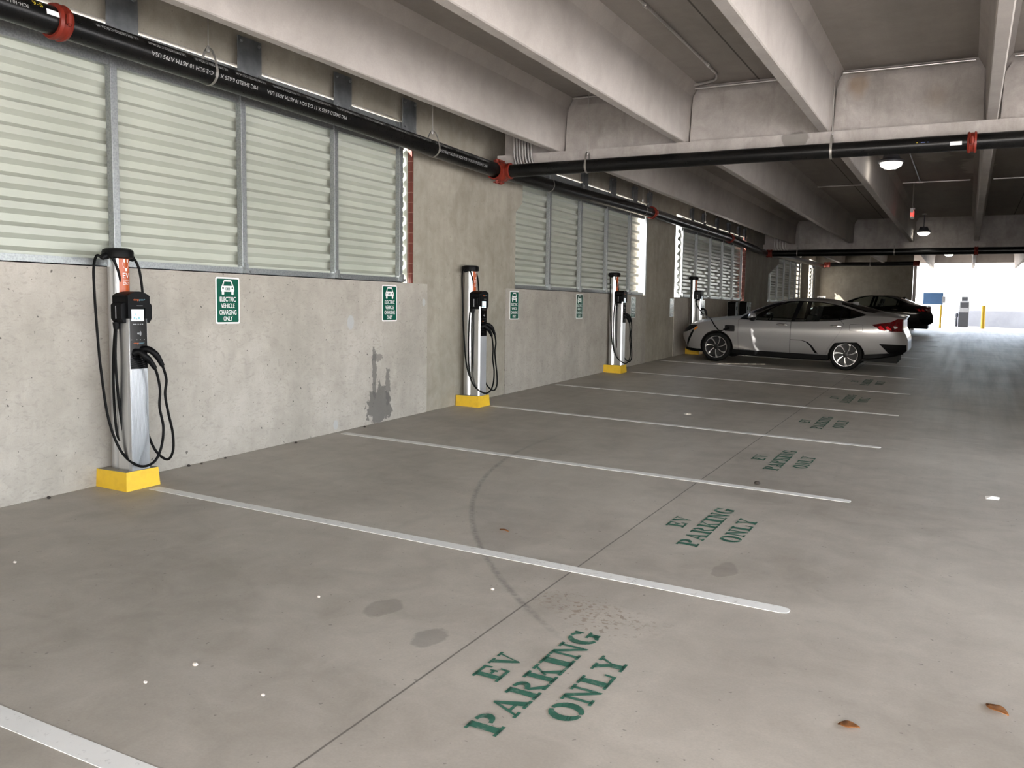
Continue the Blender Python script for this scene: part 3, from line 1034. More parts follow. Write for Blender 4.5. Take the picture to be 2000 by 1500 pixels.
t = thing('fire_main_branch', (0.37, 28.82, 3.39), 'black cross pipe under the farther crossbeam above the cars', 'pipe')
MB().tube([(0.09, 0, 0), (8.6, 0, 0.0)], 0.10, 20).build('pipe', M['pipe'], t, smooth=60)
mb = MB()
coupling(mb, (0.13, 0, 0), (1, 0, 0), 0.10, 0.09)
mb.build('coupling', M['red'], t, smooth=35)['label'] = 'red grooved coupling'
mb = MB()
coupling(mb, (5.95, 0, 0), (1, 0, 0), 0.10, 0.05)
mb.build('coupling', M['red'], t, smooth=35)['label'] = 'red grooved coupling'
t = thing('fire_main_branch', (0.55, 41.0, 3.63), 'black pipe in front of the dark end wall ending by the bright exit', 'pipe')
MB().tube([(0, 0, 0), (3.62, 0, 0.02)], 0.09, 18).build('pipe', M['pipe'], t, smooth=60)
mb = MB()
coupling(mb, (0.05, 0, 0), (1, 0, 0), 0.09, 0.13)
mb.build('coupling', M['red'], t, smooth=35)['label'] = 'red grooved coupling'
mb = MB()
coupling(mb, (3.62, 0, 0.02), (1, 0, 0), 0.09, 0.12)
mb.build('coupling', M['red'], t, smooth=35)['label'] = 'red grooved coupling'


def hanger(c, axis, r, top, label):
    """loop hanger: threaded rod, swivel nut and teardrop ring; c = pipe centre."""
    t = thing('pipe_hanger', c, label, 'pipe hanger', 'loop hangers on the black pipes')
    up = top - c[2]
    zt = r * 2.1
    MB().tube([(0, 0, zt - .03), (0, 0, up)], 0.0055, 8).build('rod', M['rod'], t)
    mb = MB()
    w = 0.013
    pts = []
    for i in range(33):
        a = math.radians(-90 + 360 * i / 32)
        ca, sa = math.cos(a), math.sin(a)
        u, v = (r + .003) * ca, (r + .003) * sa
        if sa > 0.35:
            k = (sa - .35) / .65
            u *= 1 - k * 0.1
            v = v + k * (zt - r - .003)
        pts.append((u, v))
    vs, fs = [], []
    for u, v in pts:
        for s in (-w, w):
            for q in (1.0, 1.03):
                p = (u * q, s, v * q) if axis == 'y' else (s, u * q, v * q)
                vs.append(p)
    m = len(pts)
    for i in range(m - 1):
        a, b = 4 * i, 4 * (i + 1)
        fs += [(a, b, b + 2, a + 2), (a + 1, a + 3, b + 3, b + 1), (a, a + 1, b + 1, b), (a + 2, b + 2, b + 3, a + 3)]
    mb.add(vs, fs)
    mb.build('ring', M['rod'], t)
    MB().lathe([(0.012, zt - .035), (0.016, zt - .02), (0.016, zt + .008), (0.008, zt + .02)], 8).build('nut', M['conduit'], t)
    return t


for y, lab in ((5.62, 'loop hanger on the wall pipe left of the first sign'), (9.13, 'loop hanger on the wall pipe above the red brick strip'), (12.45, 'loop hanger on the wall pipe just past the red tee'),
               (16.9, 'loop hanger on the wall pipe above the third charger'), (21.6, 'loop hanger on the wall pipe over the silver car nose')):
    hanger(tuple(on_pipe(y)), 'y', RW, ZSLAB, lab)
hanger((1.69, YC, ZC), 'x', RC, ZSLAB, 'loop hanger on the cross pipe nearest the wall')
hanger((4.71, YC, ZC - .01), 'x', RC, ZSLAB, 'loop hanger on the cross pipe nearer the red coupling')
for x, lab in ((1.35, 'loop hanger on the far cross pipe nearest the wall'), (4.15, 'loop hanger on the far cross pipe by the bright exit')):
    hanger((x, 28.82, 3.39), 'x', 0.10, ZSLAB, lab)
hanger((2.35, 41.0, 3.64), 'x', 0.09, ZSLAB, 'loop hanger on the pipe in front of the end wall')

# ------------------------------------------------------------------ conduits
for i in range(7):
    x = 0.545 + 0.043 * i
    pts = spline([(x, 10.93, 4.40), (x, 10.93, 4.0), (x, 10.93, 3.74), (x + .012, 10.93, 3.62), (x + .05, 10.94, 3.52), (x + .13, 10.95, 3.46), (x + .26, 10.95, 3.45)], 5)
    o = MB().tube(pts, 0.0155, 10).build('conduit', M['conduit'], smooth=60)
    tag(o, ['first', 'second', 'third', 'fourth', 'fifth', 'sixth', 'seventh'][i] + ' steel conduit from the left in the bent bundle above the red tee', 'conduit', 'bent conduit bundle by the red tee')
for i in range(5):
    x = 0.62 + 0.085 * i
    pts = spline([(x, 28.93, 4.38), (x, 28.93, 3.9), (x, 28.93, 3.62), (x + .05, 28.93, 3.5), (x + .14, 28.93, 3.46)], 4)
    o = MB().tube(pts, 0.017, 8).build('conduit', M['conduit'], smooth=60)
    tag(o, ['first', 'second', 'third', 'fourth', 'fifth'][i] + ' conduit from the left in the far bundle above the silver car', 'conduit', 'far conduit bundle')
zc = ZSLAB - 0.025


def conduit(pts, lab, r=0.014, boxes=()):
    t = thing('ceiling_conduit', (0, 0, 0), lab, 'conduit', 'conduits under the ceiling slab')
    MB().tube(pts, r, 10).build('tube', M['conduit'], t, smooth=60)
    for p in boxes:
        MB().tube([p[0], p[1]], r * 1.5, 10).build('connector', M['conduit'], t, smooth=60)
    return t


conduit([(0.90, 11.09, zc - .01), (1.02, 11.09, zc - .01)], 'capped conduit stub at the end of the first ceiling stem', 0.02)
conduit([(1.34, 11.09, zc), (2.60, 11.09, zc)], 'conduit along the crossbeam between the first two stems')
conduit(spline([(3.40, -2, zc), (3.40, 5, zc), (3.40, 9.9, zc), (3.36, 10.75, zc), (3.18, 10.98, zc), (2.86, 11.04, zc)], 6), 'conduit running down the slab and bending at the crossbeam', 0.015,
        (((3.40, 7.98, zc), (3.40, 8.06, zc)), ((3.40, 10.2, zc), (3.40, 10.28, zc))))
conduit([(2.80, 11.10, zc - .03), (4.30, 11.10, zc - .03)], 'conduit along the crossbeam between the second and third stems', 0.014, (((2.80, 11.10, zc - .03), (2.86, 11.10, zc - .03)),))
conduit([(4.78, 11.09, zc - .03), (6.13, 11.09, zc - .03)], 'bright conduit along the crossbeam between the third and fourth stems', 0.014, (((4.76, 11.09, zc - .03), (4.82, 11.09, zc - .03)),))
conduit([(6.50, 11.09, zc - .03), (7.80, 11.09, zc - .03)], 'conduit along the crossbeam beyond the fourth stem')
conduit([(5.14, 11.65, zc), (5.14, 20.95, zc)], 'conduit running along the middle bay slab between two stems', 0.016)
conduit([(4.80, 20.95, zc - .02), (6.10, 20.95, zc - .02)], 'conduit crossing the middle bay slab above the exit sign', 0.016, (((5.08, 20.95, zc - .02), (5.20, 20.95, zc - .02)),))
conduit([(6.52, 20.95, zc - .02), (7.80, 20.95, zc - .02)], 'conduit crossing the middle bay slab beyond the fourth stem', 0.016)
conduit([(3.05, 20.95, zc - .02), (4.38, 20.95, zc - .02)], 'conduit crossing the middle bay slab between second and third stems', 0.016)
conduit(spline([(1.9, 12.2, zc), (2.0, 17, zc), (2.05, 19.6, zc), (2.18, 20.6, zc), (2.70, 20.95, zc)], 6), 'conduit bending across the slab between the first two stems of the middle bay', 0.015)

# ------------------------------------------------------------------ lamps and exit sign
def lamp(x, y, z, label, lit=True):
    t = thing('ceiling_lamp', (x, y, z), label, 'lamp', 'round garage lamps')
    MB().lathe([(0.15, 0.02), (0.19, 0.03), (0.20, 0.06), (0.13, 0.10), (0.10, 0.18), (0.0, 0.18)], 28).build('housing', M['lampbody'], t, smooth=35)
    MB().lathe([(0.0, -0.07), (0.09, -0.06), (0.155, -0.02), (0.165, 0.02), (0.15, 0.022)], 28).build('lens', M['lamp'], t, smooth=60)['label'] = 'glowing warm white lens'
    top = ZSLAB - z
    MB().tube([(0, 0, 0.17), (0, 0, top)], 0.012, 8).build('stem', M['lampbody'], t)
    MB().lathe([(0.06, top - .03), (0.06, top)], 16).build('canopy', M['rod'], t)


lamp(4.99, 15.35, 3.93, 'lit round ceiling lamp in the middle bay, nearest one')
lamp(4.95, 28.05, 3.86, 'lit round ceiling lamp hanging in front of the farther crossbeam')
lamp(5.38, 40.7, 3.98, 'lit round ceiling lamp in the bright exit bay')

ey = 21.0
t = thing('exit_sign', (5.02, ey, 3.62), 'small hanging exit sign seen edge on below the middle bay slab', 'sign')
MB().tube([(0, 0, .20), (0, 0, zc - 3.62)], 0.008, 8).build('stem', M['rod'], t)
MB().box(-0.03, 0.03, -0.16, 0.16, 0, 0.19).build('housing', M['exit'], t, bevel=0.006)
MB().box(-0.05, 0.05, -0.03, 0.03, 0.19, 0.215).build('canopy', M['exit'], t)
mb = MB()
vs, fs = fit_text('EXIT', 0.12, 0.24)
for s in (-1, 1):
    mb.add([(s * 0.0305, (u if s > 0 else -u), 0.035 + v) for u, v in vs], fs)
mb.build('lettering', M['exitred'], t, fixn=False)
mb = MB().box(-0.028, 0.028, -0.1615, -0.16, 0.03, 0.10)
mb.build('red_end_lens', M['exitred'], t)

# ------------------------------------------------------------------ charging stations
def cyl_wrap(vs, r, ang0, z0):
    return [(r * math.cos(ang0 + u / r), r * math.sin(ang0 + u / r), z0 + v) for u, v in vs]


def make_plinth(y, label, front=0.355):
    zt = fz(0.18, y) + 0.145
    mb = MB()
    w0, w1 = 0.165, 0.155
    vs = []
    for (x, dy) in ((0.0, -w0), (front + .005, -w0), (front + .005, w0), (0.0, w0)):
        vs.append((x, dy, fz(x, y + dy) - 0.01 - zt))
    for (x, dy) in ((0.0, -w1), (front - .005, -w1), (front - .005, w1), (0.0, w1)):
        vs.append((x, dy, 0))
    mb.add(vs, [(0, 3, 2, 1), (0, 1, 5, 4), (1, 2, 6, 5), (2, 3, 7, 6), (3, 0, 4, 7)])
    mb.add([(v[0], v[1], v[2]) for v in vs[4:]], [(0, 1, 2, 3)], 1)
    o = mb.build('concrete_plinth', [M['yellow'], M['column']], loc=(0.002, y, zt))
    return tag(o, label, 'plinth', 'yellow painted plinths under the chargers'), zt


def make_station(y, zt, label, plugged=None):
    t = thing('charging_station', (0.002, y, zt), label, 'charging station', 'chargers along the wall')
    px, pr = 0.120, 0.079
    # pole: round aluminium extrusion with shallow flutes
    prof = []
    n = 64
    for k in range(n):
        a = 2 * PI * k / n
        r = pr + (0.002 if k % 8 in (0, 1) else 0)
        prof.append((px + r * math.cos(a), r * math.sin(a)))
    MB().prism(prof, 'z', 0.0, 1.70).build('pole', M['alu'], t, smooth=25)
    # cap with two swing arms
    cap = MB().lathe([(0.0, 1.775), (0.085, 1.772), (0.114, 1.758), (0.120, 1.74), (0.118, 1.70), (0.100, 1.69), (0.0, 1.69)], 32, 'z', (px, 0, 0)).build('pole_cap', M['blackplastic'], t, smooth=35)
    for s in (-1, 1):
        mb = MB()
        mb.tube([(px, s * .10, 1.712), (px, s * .135, 1.70), (px, s * .15, 1.685)], [0.030, 0.026, 0.018], 10)
        mb.build('cable_arm', M['blackplastic'], cap, smooth=40)
    # orange band with lettering on the pole
    mb = MB()
    a0, a1 = math.radians(-36), math.radians(44)
    rb = pr + .003
    vs, fs = [], []
    for i in range(17):
        a = a0 + (a1 - a0) * i / 16
        for z in (1.42, 1.69):
            vs.append((px + rb * math.cos(a), rb * math.sin(a), z))
    for i in range(16):
        fs.append((2 * i, 2 * i + 2, 2 * i + 3, 2 * i + 1))
    band = mb.add(vs, fs).build('orange_band', M['orange'], t, smooth=True, fixn=False)
    mb = MB()
    r2 = rb + .0008
    mid = math.radians(6)

    def wrap(vs, z0):
        return [(px + r2 * math.cos(mid + u / r2), r2 * math.sin(mid + u / r2), z0 + v) for u, v in vs]
    # plug symbol: white cross bar with prongs
    plug = [[(-.030, .035), (.030, .035), (.030, .012), (-.030, .012)], [(-.022, .06), (-.010, .06), (-.010, .035), (-.022, .035)], [(.010, .06), (.022, .06), (.022, .035), (.010, .035)],
            [(-.030, .012), (.030, .012), (.018, -.012), (-.018, -.012)], [(-.010, -.012), (.010, -.012), (.008, -.034), (-.008, -.034)]]
    for p in plug:
        mb.add(wrap(p, 1.625), [tuple(range(len(p)))])
    for body, z, h, w in (('EV', 1.535, .042, .062), ('CHARGING', 1.515, .010, .060), ('ONLY', 1.482, .024, .060)):
        vs, fs = fit_text(body, h, w)
        mb.add(wrap(vs, z), fs)
    mb.build('lettering', M['white'], band, fixn=False)
    # pedestal: ribbed front, rounded flanks
    hw = 0.098
    f0, f1 = 0.331, 0.337
    poly = [(0.185, -hw + .02), (0.195, -hw)]
    poly += [(0.315, -hw), (f0 - .002, -hw + .008)]
    nr = 22
    for i in range(nr):
        ya = -hw + .010 + (2 * hw - .02) * i / nr
        yb = -hw + .010 + (2 * hw - .02) * (i + .55) / nr
        poly += [(f1, ya + .0008), (f1, yb - .0008), (f0, yb), (f0, -hw + .010 + (2 * hw - .02) * (i + 1) / nr)]
    poly += [(f0 - .002, hw - .008), (0.315, hw), (0.195, hw), (0.185, hw - .02)]
    MB().prism(poly, 'z', 0.0, 1.23).build('pedestal', M['alu'], t, smooth=25)
    # black control panel set in the front
    pan = MB().box(0.30, 0.3395, -0.083, 0.083, 0.815, 1.23).build('control_panel', M['panelblack'], t, bevel=0.004)
    MB().box(0.3385, 0.3410, -0.066, 0.052, 1.197, 1.288).build('screen', M['screen'], pan)['label'] = 'lit white screen'
    mb = MB()
    for (a, b, c, d) in ((-.045, 1.214, -.028, 1.226), (-.024, 1.207, -.010, 1.219), (.0, 1.210, .012, 1.230), (.018, 1.206, .026, 1.214), (-.036, 1.246, -.024, 1.254)):
        mb.box(0.3410, 0.3414, a, c, b, d)
    mb.build('screen_icons', M['screenink'], pan)
    mb = MB()
    for i, yy in enumerate((-.050, -.030, -.008, .012, .032)):
        mb.box(0.3395, 0.3402, yy, yy + .012, 1.168, 1.174)
    for a0_, a1_, rr in ((-50, 50, .012), (-50, 50, .019), (-50, 50, .026)):
        for p in ring(0.0, 1.097, rr, rr, .004, .004, a0_, a1_, 8):
            mb.add([(0.3402, u, v) for u, v in p], [(0, 1, 2, 3)])
    mb.lathe([(0.008, 0.3395), (0.008, 0.3402), (0, 0.3402)], 12, 'x', (0, -.004, 1.097))
    for yy in (-.07, -.02, .012, .05):
        mb.box(0.3395, 0.3402, yy, yy + .005, 1.046, 1.051)
    mb.build('panel_symbols', M['ink_grey'], pan)
    for z, w, tgt in ((1.016, 0.10, pan),):
        for body, mat, off in (('-charge', M['logo_orange'], -0.026), ('poin+', M['logo_blue'], 0.028)):
            vs, fs = fit_text(body, 0.011, w * .52)
            MB().add([(0.3400, u + off, z + v) for u, v in vs], fs).build('logo_lettering', mat, tgt, fixn=False)
    mb = MB()
    for i in range(6):
        z = 0.828 + i * 0.016
        mb.box(0.335, 0.344, -0.078, 0.078, z, z + .007)
    mb.build('holster_grille', M['blackplastic'], pan)
    # head
    top = [(-0.104, 1.215), (-0.104, 1.385)]
    for i in range(9):
        yy = -0.104 + 0.208 * i / 8
        top.append((yy, 1.395 + 0.035 * (1 - (yy / 0.104) ** 2)))
    top += [(0.104, 1.385), (0.104, 1.215)]
    hd = MB().prism(top, 'x', 0.165, 0.333).build('head_unit', M['blackplastic'], t, bevel=0.008)
    # front brow of the head, open below for the screen
    br = [(-0.104, 1.215), (-0.104, 1.385)] + top[2:-2] + [(0.104, 1.385), (0.104, 1.215), (0.060, 1.215), (0.060, 1.300), (-0.074, 1.300), (-0.074, 1.215)]
    MB().prism(br, 'x', 0.333, 0.352).build('brow', M['blackplastic'], hd)
    for body, mat, off in (('-charge', M['logo_orange'], -0.028), ('poin+', M['logo_blue'], 0.030)):
        vs, fs = fit_text(body, 0.014, 0.056)
        MB().add([(0.3526, u + off, 1.358 + v) for u, v in vs], fs).build('logo_lettering', mat, hd, fixn=False)
    MB().box(0.352, 0.3526, -.022, .034, 1.316, 1.319).build('status_strip', M['ink_grey'], hd)
    for s in (-1, 1):
        mb = MB()
        p = [(s * .100, 1.18), (s * .100, 1.345), (s * .140, 1.335), (s * .148, 1.32), (s * .148, 1.215), (s * .122, 1.18)]
        mb.prism(p, 'x', 0.205, 0.325)
        e = mb.build('side_holder', M['blackplastic'], hd, bevel=0.005)
        MB().box(0.262, 0.270, min(s * .147, s * .1500), max(s * .147, s * .1500), 1.215, 1.315).build('slot_light', M['ink_grey'], e)
        MB().tube([(0.225, s * .118, 1.185), (0.225, s * .118, 1.13)], [0.026, 0.018], 12).build('cable_gland', M['blackplastic'], e, smooth=40)
    # connectors in the holster
    guns = []
    for i, (root, tip, mid_) in enumerate((((0.325, 0.03, 0.960), (0.430, 0.150, 0.835), (0.405, 0.085, 0.945)), ((0.325, -0.04, 0.940), (0.420, 0.082, 0.818), (0.395, 0.005, 0.920)))):
        if plugged and i == 1:
            continue
        pts = spline([root, ((root[0] + mid_[0]) / 2, (root[1] + mid_[1]) / 2, root[2] + .012), mid_, ((mid_[0] + tip[0]) / 2, (mid_[1] + tip[1]) / 2, (mid_[2] + tip[2]) / 2 + .012), tip], 4)
        nn = len(pts)
        rs = [0.030 - 0.004 * math.sin(PI * k / (nn - 1)) if k < nn * .55 else 0.028 - 0.012 * (k - nn * .55) / (nn * .45) for k in range(nn)]
        c = MB().tube(pts, rs, 12).build('connector', M['blackplastic'], t, smooth=40)
        guns.append(tip)
    r = 0.0105
    # cable: left arm of the cap -> long loop -> connector
    low = [(px, -.150, 1.690), (0.11, -.185, 1.705), (0.12, -.222, 1.62), (0.13, -.232, 1.45), (0.14, -.222, 1.1), (0.15, -.205, .80), (0.17, -.165, .42), (0.25, -.12, .16), (0.37, -.06, .045), (0.42, .04, .055), (0.44, .105, .16),
           (0.43, .145, .33), (0.42, .120, .50), (0.42, .128, .64), (0.42, .105, .76), (0.420, .082, .818)]
    if plugged:
        low = [(px, -.150, 1.690), (0.11, -.185, 1.705), (0.12, -.222, 1.62), (0.13, -.235, 1.40), (0.14, -.24, 1.0), (0.16, -.25, .6), (0.2, -.22, .2), (0.27, -.17, .10), (0.25, -.13, .35), (0.235, -.12, .8), (0.225, -.118, 1.13)]
    MB().tube(spline(low, 8), r, 10).build('cable', M['rubber'], t, smooth=60)
    if not plugged:
        b = [(px + .05, -.105, 1.70), (0.175, -.075, 1.66), (0.185, -.045, 1.56), (0.178, -.038, 1.45), (0.165, -.07, 1.2), (0.16, -.10, .85), (0.17, -.105, .45), (0.19, -.098, .27), (0.225, -.085, .245), (0.235, -.088, .32), (0.225, -.115, .62), (0.222, -.128, .90), (0.225, -.118, 1.13)]
        MB().tube(spline(b, 8), r, 10).build('cable', M['rubber'], t, smooth=60)
    c = [(px, .150, 1.690), (0.11, .175, 1.685), (0.12, .205, 1.60), (0.13, .222, 1.42), (0.15, .20, 1.30), (0.17, .165, 1.15), (0.18, .14, .9), (0.20, .135, .62), (0.22, .145, .48), (0.23, .14, .33), (0.30, .165, .14), (0.38, .215, .055), (0.42, .245, .12),
         (0.42, .248, .27), (0.42, .205, .45), (0.42, .178, .60), (0.43, .185, .72), (0.43, .150, .835)]
    MB().tube(spline(c, 8), r, 10).build('cable', M['rubber'], t, smooth=60)
    c2 = [(0.225, .118, 1.13), (0.225, .125, .9), (0.23, .128, .62), (0.235, .14, .48)]
    MB().tube(spline(c2, 6), r, 8).build('cable', M['rubber'], t, smooth=60)
    if plugged:
        MB().tube(spline([(0.225, -.118, 1.13), (0.30, -.10, .98), (0.45, -.10, .80)] + plugged, 8), 0.0125, 10).build('cable', M['rubber'], t, smooth=60)
    return t


ys = [(4.862, 'nearest charging station with lit white screen and coiled black cables', 'yellow plinth under the nearest charging station'),
      (10.50, 'second charging station, against the broad concrete column', 'yellow plinth at the foot of the broad concrete column'),
      (16.03, 'third charging station, in front of the second louvre panel', 'yellow plinth under the third charging station'),
      (21.55, 'charging station behind the silver car bonnet, its cable plugged into the car', 'yellow plinth half hidden under the silver car nose'),
      ]
STN = []
for i, (y, l1, l2) in enumerate(ys):
    p, zt = make_plinth(y, l2)
    if i in (0, 1):
        STN.append(make_station(y, zt, l1))
    elif i == 3:
        # from the holder down over the bonnet to the port on the left front wing
        zz = lambda X, Y, Z: (X - 0.002, Y - y, Z - zt)
        STN.append(make_station(y, zt, l1, plugged=[zz(0.62, 21.0, 1.42), zz(0.80, 20.4, 1.425), zz(0.98, 20.02, 1.38), zz(1.12, 19.86, 1.23), zz(1.24, 19.79, 1.13), zz(1.33, 19.79, 1.14), zz(1.38, 19.84, 1.17)]))
    else:
        c = copy_tree(STN[1])
        c.location = (0.002, y, zt)
        c['label'] = l1
        STN.append(c)

for x, y, w2, l in ((0.12, 25.72, .17, 'black charger with a wide head above the silver car windscreen base, left of its twin'), (0.27, 26.45, .14, 'black charger on a silver pedestal above the silver car windscreen base')):
    zt = fz(x, y)
    t = thing('pedestal_charger', (x, y, zt), l, 'charger', 'low chargers behind the silver car')
    MB().box(-.08, .08, -.09, .09, -.01, .95).build('pedestal', M['alu'], t, bevel=.01)
    hd = MB().prism([(-w2, .80), (-w2, 1.18), (-w2 * .7, 1.245), (w2 * .7, 1.245), (w2, 1.18), (w2, .80)], 'x', -.09, .12).build('head_unit', M['blackplastic'], t, bevel=.01)
    MB().box(.12, .123, -.06, .06, 1.0, 1.1).build('display', M['panelblack'], hd)
    MB().tube(spline([(.10, w2 - .02, .95), (.2, w2, .5), (.18, w2 - .1, .25), (.14, .0, .3), (.12, -.06, .8)], 8), .012, 8).build('cable', M['rubber'], t, smooth=60)

# ------------------------------------------------------------------ cars
def crv(kn):
    xs = np.array([k[0] for k in kn], float)
    ys_ = np.array([k[1] for k in kn], float)
    h = np.diff(xs)
    dl = np.diff(ys_) / h
    m = np.zeros(len(xs))
    m[0], m[-1] = dl[0], dl[-1]
    for i in range(1, len(xs) - 1):
        if dl[i - 1] * dl[i] > 0:
            w1, w2 = 2 * h[i] + h[i - 1], h[i] + 2 * h[i - 1]
            m[i] = (w1 + w2) / (w1 / dl[i - 1] + w2 / dl[i])

    def f(x):
        x = min(max(x, xs[0]), xs[-1])
        i = min(int(np.searchsorted(xs, x, 'right')) - 1, len(xs) - 2)
        t = (x - xs[i]) / h[i]
        return float((2 * t**3 - 3 * t**2 + 1) * ys_[i] + (t**3 - 2 * t**2 + t) * h[i] * m[i] + (-2 * t**3 + 3 * t**2) * ys_[i + 1] + (t**3 - t**2) * h[i] * m[i + 1])
    return f


CL = 4.84
BASE = dict(
    ztop=[(0, .66), (.05, .745), (.15, .835), (.51, .945), (.86, .998), (1.28, 1.055), (1.55, 1.20), (1.88, 1.34), (2.21, 1.44), (2.53, 1.49), (2.85, 1.505), (3.17, 1.492), (3.49, 1.448), (3.80, 1.385), (4.1, 1.31), (4.41, 1.245), (4.70, 1.215), (4.84, 1.20)],
    w=[(0, .58), (.06, .68), (.15, .76), (.35, .845), (.7, .895), (1.2, .912), (2.5, .918), (3.6, .915), (4.2, .885), (4.5, .83), (4.7, .76), (4.84, .67)],
    zbot=[(0, .27), (.1, .245), (.45, .225), (.7, .25), (1.3, .285), (3.3, .285), (3.7, .30), (4.05, .335), (4.5, .385), (4.84, .42)],
    zbelt=[(0, .63), (.08, .70), (.2, .79), (.5, .87), (.9, .935), (1.28, .98), (1.6, .985), (2.5, 1.0), (3.1, 1.03), (3.5, 1.07), (3.93, 1.165), (4.3, 1.17), (4.7, 1.155), (4.84, 1.14)],
    ybelt=[(0, .53), (.06, .63), (.15, .71), (.5, .80), (.9, .845), (1.28, .865), (1.6, .875), (2.5, .885), (3.5, .868), (3.93, .80), (4.3, .765), (4.6, .71), (4.84, .60)],
    zrail=[(0, .645), (.08, .735), (.15, .80), (.5, .915), (.9, .975), (1.28, 1.03), (1.42, 1.085), (1.55, 1.145), (1.88, 1.295), (2.21, 1.40), (2.6, 1.452), (3.0, 1.445), (3.5, 1.36), (3.8, 1.275), (3.95, 1.225), (4.3, 1.205), (4.7, 1.19), (4.84, 1.175)],
    yrail=[(0, .34), (.15, .45), (.5, .55), (1.0, .64), (1.28, .73), (1.6, .70), (1.9, .655), (2.3, .615), (3.0, .60), (3.5, .595), (3.9, .63), (4.2, .64), (4.6, .58), (4.84, .48)],
)


class CarSurf:
    def __init__(self, over=None):
        d = dict(BASE)
        d.update(over or {})
        self.c = {k: crv(v) for k, v in d.items()}
        self.cache = {}

    def knots(self, x):
        k = round(x, 4)
        if k in self.cache:
            return self.cache[k]
        g = {q: f(x) for q, f in self.c.items()}
        w, zb, ze = g['w'], g['zbot'], g['zbelt']
        hh = ze - zb
        low = [(w - .085, zb), (w - .036, zb + .22 * hh), (w, zb + .68 * hh), (g['ybelt'] - .015, ze)]
        up = [(g['ybelt'] - .015, ze), (g['yrail'], g['zrail']), (g['yrail'] * .58, g['zrail'] + .74 * (g['ztop'] - g['zrail'])), (0.0, g['ztop'])]
        self.cache[k] = (low, up)
        return low, up

    @staticmethod
    def cm(P, i, t):
        p1, p2 = P[i], P[i + 1]
        p0 = P[i - 1] if i > 0 else (2 * p1[0] - p2[0], 2 * p1[1] - p2[1])
        p3 = P[i + 2] if i + 2 < len(P) else (2 * p2[0] - p1[0], 2 * p2[1] - p1[1])
        return tuple(0.5 * (2 * p1[a] + (p2[a] - p0[a]) * t + (2 * p0[a] - 5 * p1[a] + 4 * p2[a] - p3[a]) * t * t + (3 * p1[a] - p0[a] - 3 * p2[a] + p3[a]) * t ** 3) for a in (0, 1))

    def yz(self, x, v):
        low, up = self.knots(x)
        v = min(max(v, 0.0), 6.0)
        if v < 3:
            i = min(int(v), 2)
            return self.cm(low, i, v - i)
        v -= 3
        i = min(int(v), 2)
        t = v - i
        if i == 0:   # side glass: a straight line with a slight bulge
            a, b = up[0], up[1]
            return (a[0] + (b[0] - a[0]) * t + .035 * t * (1 - t) * 1.2, a[1] + (b[1] - a[1]) * t)
        Q = [up[1], up[2], up[3], (-up[2][0], up[2][1])]
        P = [up[0]] + Q
        if i == 1:
            return self.cm([(2 * up[1][0] - up[2][0] + .06, 2 * up[1][1] - up[2][1] - .05)] + Q, 1, t)
        return self.cm(Q, 1, t)

    def inv(self, x, z):
        low, up = self.knots(x)
        if z < low[0][1]:
            return (z - low[0][1]) * 4
        a, b = 0.0, 4.0
        if z > self.yz(x, 4)[1]:
            return 4.0 + (z - self.yz(x, 4)[1]) * 3
        for _ in range(26):
            m = (a + b) / 2
            if self.yz(x, m)[1] < z:
                a = m
            else:
                b = m
        return (a + b) / 2

    def P(self, x, v):
        y, z = self.yz(x, v)
        xx = x
        if x < .3:
            xx += (1 - x / .3) ** 2 * .16 * min(max((.56 - z) / .35, 0), 1) ** 1.5
        if x > 4.3:
            t = ((x - 4.3) / (CL - 4.3)) ** 1.4
            g = np.interp(z, [.30, .40, .47, .73, .93, 1.10, 1.18, 1.3], [.16, .085, .0, .015, .115, .125, .07, .07])
            xx -= t * float(g)
        return Vector((xx, -y, z))


def densify(poly, step=0.05):
    out = []
    n = len(poly)
    for i in range(n):
        a, b = poly[i], poly[(i + 1) % n]
        k = max(1, int(math.dist(a, b) / step))
        for j in range(k):
            out.append((a[0] + (b[0] - a[0]) * j / k, a[1] + (b[1] - a[1]) * j / k))
    return out


def inpoly(p, poly):
    x, y = p
    c = False
    n = len(poly)
    j = n - 1
    for i in range(n):
        xi, yi = poly[i]
        xj, yj = poly[j]
        if (yi > y) != (yj > y) and x < (xj - xi) * (y - yi) / (yj - yi) + xi:
            c = not c
        j = i
    return c


def shrink(poly, d):
    cx = sum(p[0] for p in poly) / len(poly)
    cy = sum(p[1] for p in poly) / len(poly)
    wx = max(p[0] for p in poly) - min(p[0] for p in poly)
    wy = max(p[1] for p in poly) - min(p[1] for p in poly)
    return [(cx + (p[0] - cx) * (1 - 2 * d / wx), cy + (p[1] - cy) * (1 - 2 * d / wy)) for p in poly]


def arch_front(r, cx=.87, cz=.33, n=26):
    return [(cx + r * math.cos(math.radians(200 - 220 * i / n)), cz + r * math.sin(math.radians(200 - 220 * i / n))) for i in range(n + 1)] + [(cx + r * .93, .10), (cx - r * .93, .10)]


REARARCH = [(3.27, .10), (3.285, .32), (3.33, .46), (3.41, .575), (3.60, .600), (3.86, .612), (3.95, .53), (4.01, .42), (4.035, .30), (4.03, .10)]


